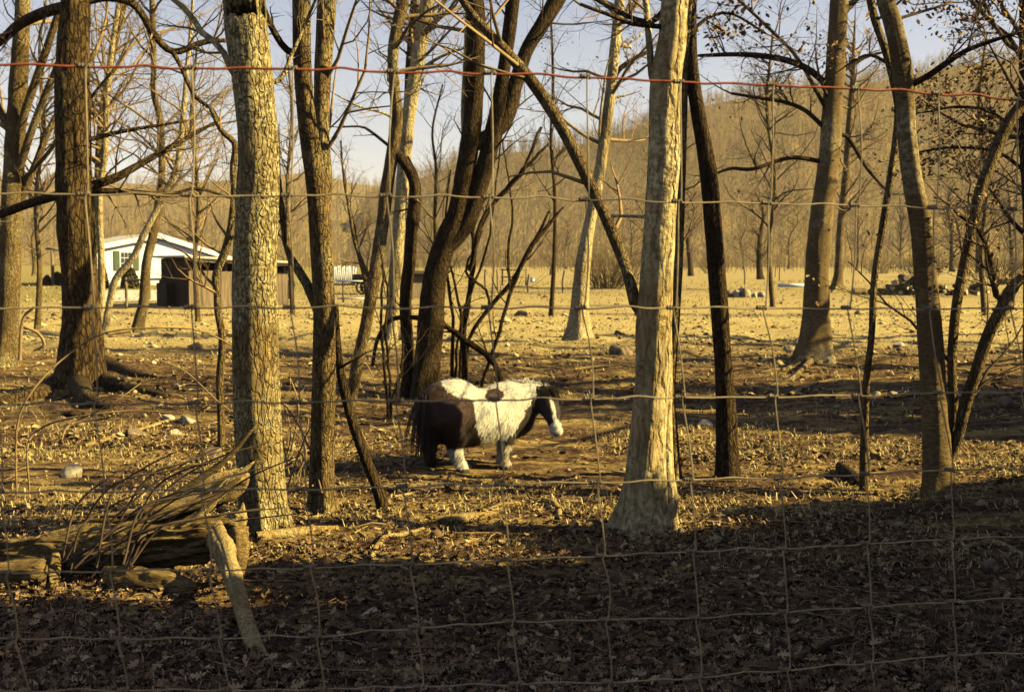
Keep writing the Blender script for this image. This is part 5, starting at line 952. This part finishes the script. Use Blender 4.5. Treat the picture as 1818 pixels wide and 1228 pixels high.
def shrub_cone(label, px, py, wpx, hpx, seed):
    b = on_ground(px, py); s = b[1] / F; r = np.random.default_rng(seed); n = 1500; hh, ww = hpx * s, wpx * s; T = thing('evergreen_shrub', label, 'shrub', b, 'clipped shrubs at the house')
    S = crom(np.array([[b[0], b[1], b[2] - .05], [b[0], b[1], b[2] + hh * .8]]), 5); trunk_mesh('stem', S, np.linspace(.05, .02, 5), M['dark'], T, b, 6, .05)
    f = r.uniform(0, 1, n); a = r.uniform(0, 6.283, n); R0 = ww / 2 * np.sqrt(np.clip(1 - f ** 1.6, 0, 1)) * np.sqrt(r.uniform(.4, 1, n)); c = np.stack([b[0] + R0 * np.cos(a), b[1] + R0 * np.sin(a), b[2] + f * hh], -1); v, t, cc = leaf_mesh(c, r, .16, [(.11, .09, .03), (.16, .12, .04), (.07, .06, .02)], False); o = mesh_np('foliage', v, [t], M['leaf'], T, b, False, cc); o['kind'] = 'stuff'
shrub_cone('conical brown-green shrub at the left corner of the white house', 181, 512, 24, 42, 91); shrub_cone('wide conical shrub under the shuttered window', 231, 512, 34, 36, 92); shrub_cone('small conical shrub right of the window, behind the rail', 300, 506, 18, 32, 93); shrub_cone('round shrub beside the clothes pole', 102, 506, 20, 22, 94); shrub_cone('low round shrub left of the clothes pole', 84, 506, 16, 16, 95)
p = on_ground(94, 507); T = thing('clothes_pole', 'T-shaped wooden clothes pole at the far left of the yard', 'pole', p); hz = float(at(94, 443, p[1])[2] - p[2]); box('pole', p + [0, 0, hz / 2 - .1], (.16, .16, hz + .1), M['post'], T, p); box('crossbar', p + [0.05, -.02, hz + .05], (.85, .14, .14), M['post'], T, p)
# back yard pieces between the trunks
b = on_ground(612, 506); T = thing('picket_fence', 'short run of leaning white pickets in the far back yard', 'fence', b)
for i in range(11): 
    q = b + np.array([(i - 5) * .13, 0, .62]); box('picket', q, (.075, .03, 1.15 + r_.uniform(-.1, .1)), M['whitetrim'], T, b, ry=r_.uniform(-.22, .22))
for z in (.35, .95): box('rail', b + np.array([0, .035, z]), (1.55, .04, .07), M['whitetrim'], T, b)
b = on_ground(628, 537); T = thing('rail_fence', 'thin white two-rail fence by the trailer', 'fence', b)
for dx in (-.45, .55): box('post', b + np.array([dx, 0, .5]), (.07, .07, 1.1), M['post'], T, b)
for z in (.18, .92): box('rail', b + np.array([.05, -.06, z]), (1.5, .04, .06), M['whitetrim'], T, b)
def trailer():
    b = on_ground(648, 522); T = thing('cart', 'dark two-wheeled farm cart in the back yard', 'cart', b); box('bed', b + np.array([0, 0, .62]), (1.1, 1.6, .12), M['steel'], T, b)
    for x in (-.53, .53): box('side_panel', b + np.array([x, 0, .85]), (.04, 1.6, .34), M['steel'], T, b)
    for y in (-.78, .78): box('end_panel', b + np.array([0, y, .85]), (1.0, .04, .34), M['steel'], T, b)
    box('drawbar', b + np.array([-1.1, -.3, .5]), (1.3, .08, .08), M['steel'], T, b)
    for y in (-.88, .88):
        t = np.linspace(0, 6.283, 21); V, Q = tubes((b + np.stack([.32 * np.cos(t), 0 * t + y, .36 + .32 * np.sin(t)], -1))[None], np.full((1, 21), .055), 6); w = mesh_np('wheel', V, [Q], M['rubber'], T, b); box('hub', b + np.array([0, y, .36]), (.12, .1, .12), M['steel'], w, b)
        for a in range(4): box('spoke', b + np.array([0, y, .36]), (.60, .03, .035), M['steel'], w, b, ry=a * .785)
trailer()
b = on_ground(752, 530); yaw = math.radians(25); fr = frame(b, yaw); T = thing('pump_house', 'tiny pale board pump house with dark overhanging roof behind the forked tree', 'shed', b); hz = float(at(752, 486, b[1])[2])
prism('front_wall', fr, [(-.6, b[2] - .1), (.6, b[2] - .1), (.6, hz), (-.6, hz)], 0, .06, M['board'], T, b); prism('back_wall', fr, [(-.6, b[2] - .1), (.6, b[2] - .1), (.6, hz), (-.6, hz)], 1.2, 1.26, M['board'], T, b)
for u in (-.6, .55): prism('side_wall', fr, [(u, b[2] - .1), (u + .05, b[2] - .1), (u + .05, hz), (u, hz)], .065, 1.195, M['board'], T, b)
prism('roof', fr, [(-.95, hz + .004), (.95, hz + .004), (.95, hz + .14), (-.95, hz + .14)], -.4, 1.6, M['roofdark'], T, b)
b = on_ground(913, 507); T = thing('pole_gate', 'small pole gate at the meadow rim, right of the shoots', 'gate', b)
for dx in (-.75, .75): box('post', b + np.array([dx, 0, .5]), (.1, .1, 1.2), M['post'], T, b)
for z in (.55, 1.0): box('rail', b + np.array([0, -.09, z]), (1.7, .06, .08), M['post'], T, b)
p = on_ground(945, 501); T = thing('white_box', 'small white box standing by the pole gate', 'box', p); box('case', p + [0, 0, .14], (.32, .3, .3), M['whitetrim'], T, p); box('lid', p + [0, 0, .312], (.36, .34, .04), M['roof'], T, p)
PP = [(884, 515), (938, 520), (580, 536), (700, 512), (862, 512), (1376, 492), (1384, 498), (1322, 505), (1512, 484), (1566, 482), (1590, 482), (1606, 482), (1640, 483), (1000, 520), (160, 540), (224, 548)]
for i, (px, py) in enumerate(PP):
    p = on_ground(px, py); hh = 1.15 + r_.normal(0, .08); T = thing('pasture_post', 'thin wooden pasture post, number %s along the far fence line from the left' % ['nine', 'eleven', 'three', 'four', 'eight', 'fourteen', 'fifteen', 'thirteen', 'sixteen', 'seventeen', 'eighteen', 'nineteen', 'twenty', 'twelve', 'one', 'two'][i] if 0 else ['grey fence post at the left of the pole gate', 'grey fence post right of the pole gate', 'grey fence post left of the white two-rail fence', 'grey fence post behind the tall pale trunk', 'grey fence post among the dark shoots', 'post left of the pollarded tree, far one', 'post beside the pollarded field tree', 'post left of the pollarded tree near the stone heap', 'far fence post right behind the birch-like tree', 'far fence post left of the thin bent sapling', 'far fence post right of the thin bent sapling', 'far fence post between sapling and banded trunk', 'far fence post behind the banded trunk', 'grey fence post left of the sunlit leaning tree', 'thin post at the driveway edge left of the paired slim trunks', 'thin post between the paired slim trunks'][i], 'post', p, 'pasture fence posts')
    S = crom(np.array([[p[0], p[1], p[2] - .2], [p[0] + r_.normal(0, .02), p[1], p[2] + hh / 2], [p[0] + r_.normal(0, .05), p[1], p[2] + hh]]), 7); trunk_mesh('post_body', S, np.full(7, .05), M['post'], T, p, 7, .08)

# ------------------------------------------------------------------ ground cover
def scatter(n, d0, d1, r, pw=1.0, half=.5):
    u = r.uniform(0, 1, n); Y = (d0 ** pw + (d1 ** pw - d0 ** pw) * u) ** (1 / pw); X = r.uniform(-half, half, n) * (Y + 2); return X, Y
r = np.random.default_rng(8)
X, Y = scatter(50000, 4.4, 14, r, .6); dens = fbm(X * .9, Y * .9, o=3); keep = (r.uniform(-.75, .5, len(X)) < dens + np.clip((8.5 - Y) / 5, -.35, .45)); X, Y = X[keep], Y[keep]
c = np.stack([X, Y, ground_z(X, Y) + r.uniform(.0, .05, len(X))], -1); LC = [(.23, .145, .07), (.14, .08, .042), (.36, .25, .125), (.085, .05, .03), (.19, .105, .05)]
v, t, cc = oak_leaves(c, r, .058, LC); o = mesh_np('leaf_litter', v, [t], M['leaf'], None, None, False, cc); tag(o, 'dead brown leaves scattered over the foreground', 'leaves', kind='stuff')
X, Y = scatter(11000, 12, 40, r, .5); c = np.stack([X, Y, ground_z(X, Y) + r.uniform(0, .03, len(X))], -1); keep = r.uniform(-.2, .5, len(X)) < fbm(X * .35 + 9, Y * .5, o=3); c = c[keep]
v, t, cc = leaf_mesh(c, r, .10, [(.30, .21, .09), (.19, .115, .045), (.42, .32, .16), (.11, .06, .03)]); o = mesh_np('leaf_litter', v, [t], M['leaf'], None, None, False, cc); tag(o, 'fallen leaves strewn on the pasture behind the pony', 'leaves', kind='stuff')
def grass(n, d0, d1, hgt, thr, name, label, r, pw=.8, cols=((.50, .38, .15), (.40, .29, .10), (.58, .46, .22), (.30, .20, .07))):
    X, Y = scatter(n, d0, d1, r, pw); k = r.uniform(-.55, .55, n) < 1.4 * fbm(X * .4 + 40, Y * .7 + 2, o=3) - thr; X, Y = X[k], Y[k]; m = len(X)
    p = np.stack([X, Y, ground_z(X, Y) - .01], -1); L = hgt * r.uniform(.4, 1.3, m)[:, None]; a = r.uniform(0, 6.283, m); ben = r.uniform(.7, 2.0, m)[:, None]; dirv = np.stack([np.cos(a), np.sin(a), 0 * a], -1); w = np.stack([-np.sin(a), np.cos(a), 0 * a], -1) * (.0028 + .0002 * Y[:, None])
    m1 = p + np.array([0, 0, .55]) * L + dirv * L * .25 * ben; tip = p + np.array([0, 0, .75]) * L * np.clip(1.3 - ben * .6, .2, 1) + dirv * L * .75 * ben
    V = np.stack([p - w, p + w, m1 + w * .7, m1 - w * .7, tip], 1).reshape(-1, 3); i = np.arange(m)[:, None] * 5
    cc = np.asarray(cols)[r.integers(0, len(cols), m)] * r.uniform(.7, 1.25, (m, 1)); o = mesh_np(name, V, [i + np.array([[0, 1, 2, 3]]), i + np.array([[3, 2, 4]])], M['grass'], None, None, False, np.repeat(cc, 5, 0)); tag(o, label, 'grass', kind='stuff')
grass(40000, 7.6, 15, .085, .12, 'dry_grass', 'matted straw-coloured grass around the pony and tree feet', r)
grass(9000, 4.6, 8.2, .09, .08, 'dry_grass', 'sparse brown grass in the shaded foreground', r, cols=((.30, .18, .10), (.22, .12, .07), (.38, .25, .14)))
grass(34000, 14, 45, .11, .1, 'dry_grass', 'short dry grass across the middle pasture', r, .7)
grass(16000, 42, 95, .22, .12, 'dry_weeds', 'tufts of dry weeds on the far meadow', r, .8, ((.42, .31, .12), (.28, .19, .08), (.36, .25, .10)))
def stones(n, d0, d1, size, r, name, label, cols, thr=0., pw=.6, half=.5):
    X, Y = scatter(n, d0, d1, r, pw, half); k = r.uniform(-.5, .5, n) < 1.3 * fbm(X * .35 + 70, Y * .45, o=3) - thr; X, Y = X[k], Y[k]; m = len(X); s = size * np.exp(r.normal(0, .5, m)); O = np.array([[1, 0, 0], [-1, 0, 0], [0, 1, 0], [0, -1, 0], [0, 0, 1], [0, 0, -.6]], float)
    V = O[None] * (s[:, None, None] * r.uniform(.5, 1.2, (m, 6, 1))) * np.array([1, 1, .6]); a = r.uniform(0, 6.283, m); ca, sa = np.cos(a)[:, None], np.sin(a)[:, None]; V = np.stack([V[..., 0] * ca - V[..., 1] * sa, V[..., 0] * sa + V[..., 1] * ca, V[..., 2]], -1) + np.stack([X, Y, ground_z(X, Y) + s * .1], -1)[:, None]
    T8 = np.array([[0, 2, 4], [2, 1, 4], [1, 3, 4], [3, 0, 4], [2, 0, 5], [1, 2, 5], [3, 1, 5], [0, 3, 5]]); cc = np.asarray(cols)[r.integers(0, len(cols), m)] * r.uniform(.7, 1.2, (m, 1)); o = mesh_np(name, V.reshape(-1, 3), [(np.arange(m)[:, None, None] * 6 + T8).reshape(-1, 3)], M['chips'], None, None, False, np.repeat(cc, 6, 0)); tag(o, label, 'stones', kind='stuff')
stones(7000, 24, 44, .045, r, 'field_rubble', 'pale stone rubble and clods on the sunlit field', [(.50, .39, .18), (.36, .26, .11), (.58, .47, .25), (.12, .07, .035), (.14, .08, .04)])
stones(2500, 40, 80, .06, r, 'field_clods', 'dark clods and stones on the far meadow', [(.20, .13, .06), (.40, .31, .15), (.12, .075, .04)], .1)
stones(5000, 7, 24, .028, r, 'loose_clods', 'loose clods and pebbles in the near pasture', [(.26, .18, .08), (.12, .07, .035), (.36, .27, .13)])
X, Y = scatter(1500, 5, 26, r, .6); a = r.uniform(0, 6.283, 1500); L = r.uniform(.1, .5, 1500); P0 = np.stack([X, Y, ground_z(X, Y) + .012], -1); d = np.stack([np.cos(a), np.sin(a), 0 * a], -1) * L[:, None]; P1 = P0 + d * .5 + r.normal(0, .015, (1500, 3)); P2 = P0 + d
for q in (P1, P2): q[:, 2] = ground_z(q[:, 0], q[:, 1]) + r.uniform(.0, .04, 1500)
V, Q = tubes(np.stack([P0, P1, P2], 1), np.stack([np.full(1500, .005), np.full(1500, .004), np.full(1500, .002)], 1) * r.uniform(.6, 1.6, (1500, 1)), 4); o = mesh_np('twig_litter', V, [Q], M['twig']); tag(o, 'small broken twigs littering the ground', 'twigs', kind='stuff')

# ------------------------------------------------------------------ hazy air
mh, nt, bs = newmat('thin_haze'); nt.nodes.remove(bs); pv = N(nt, 'VolumePrincipled'); pv.inputs['Color'].default_value = (.95, .93, .9, 1); pv.inputs['Density'].default_value = .00012; pv.inputs['Anisotropy'].default_value = 0.2
nt.links.new(pv.outputs[0], nt.nodes['Material Output'].inputs['Volume'])
hz = box('haze', (0, 60, 96), (3400, 2500, 208), mh); tag(hz, 'thin pale haze in the air over the valley', 'haze', kind='stuff')
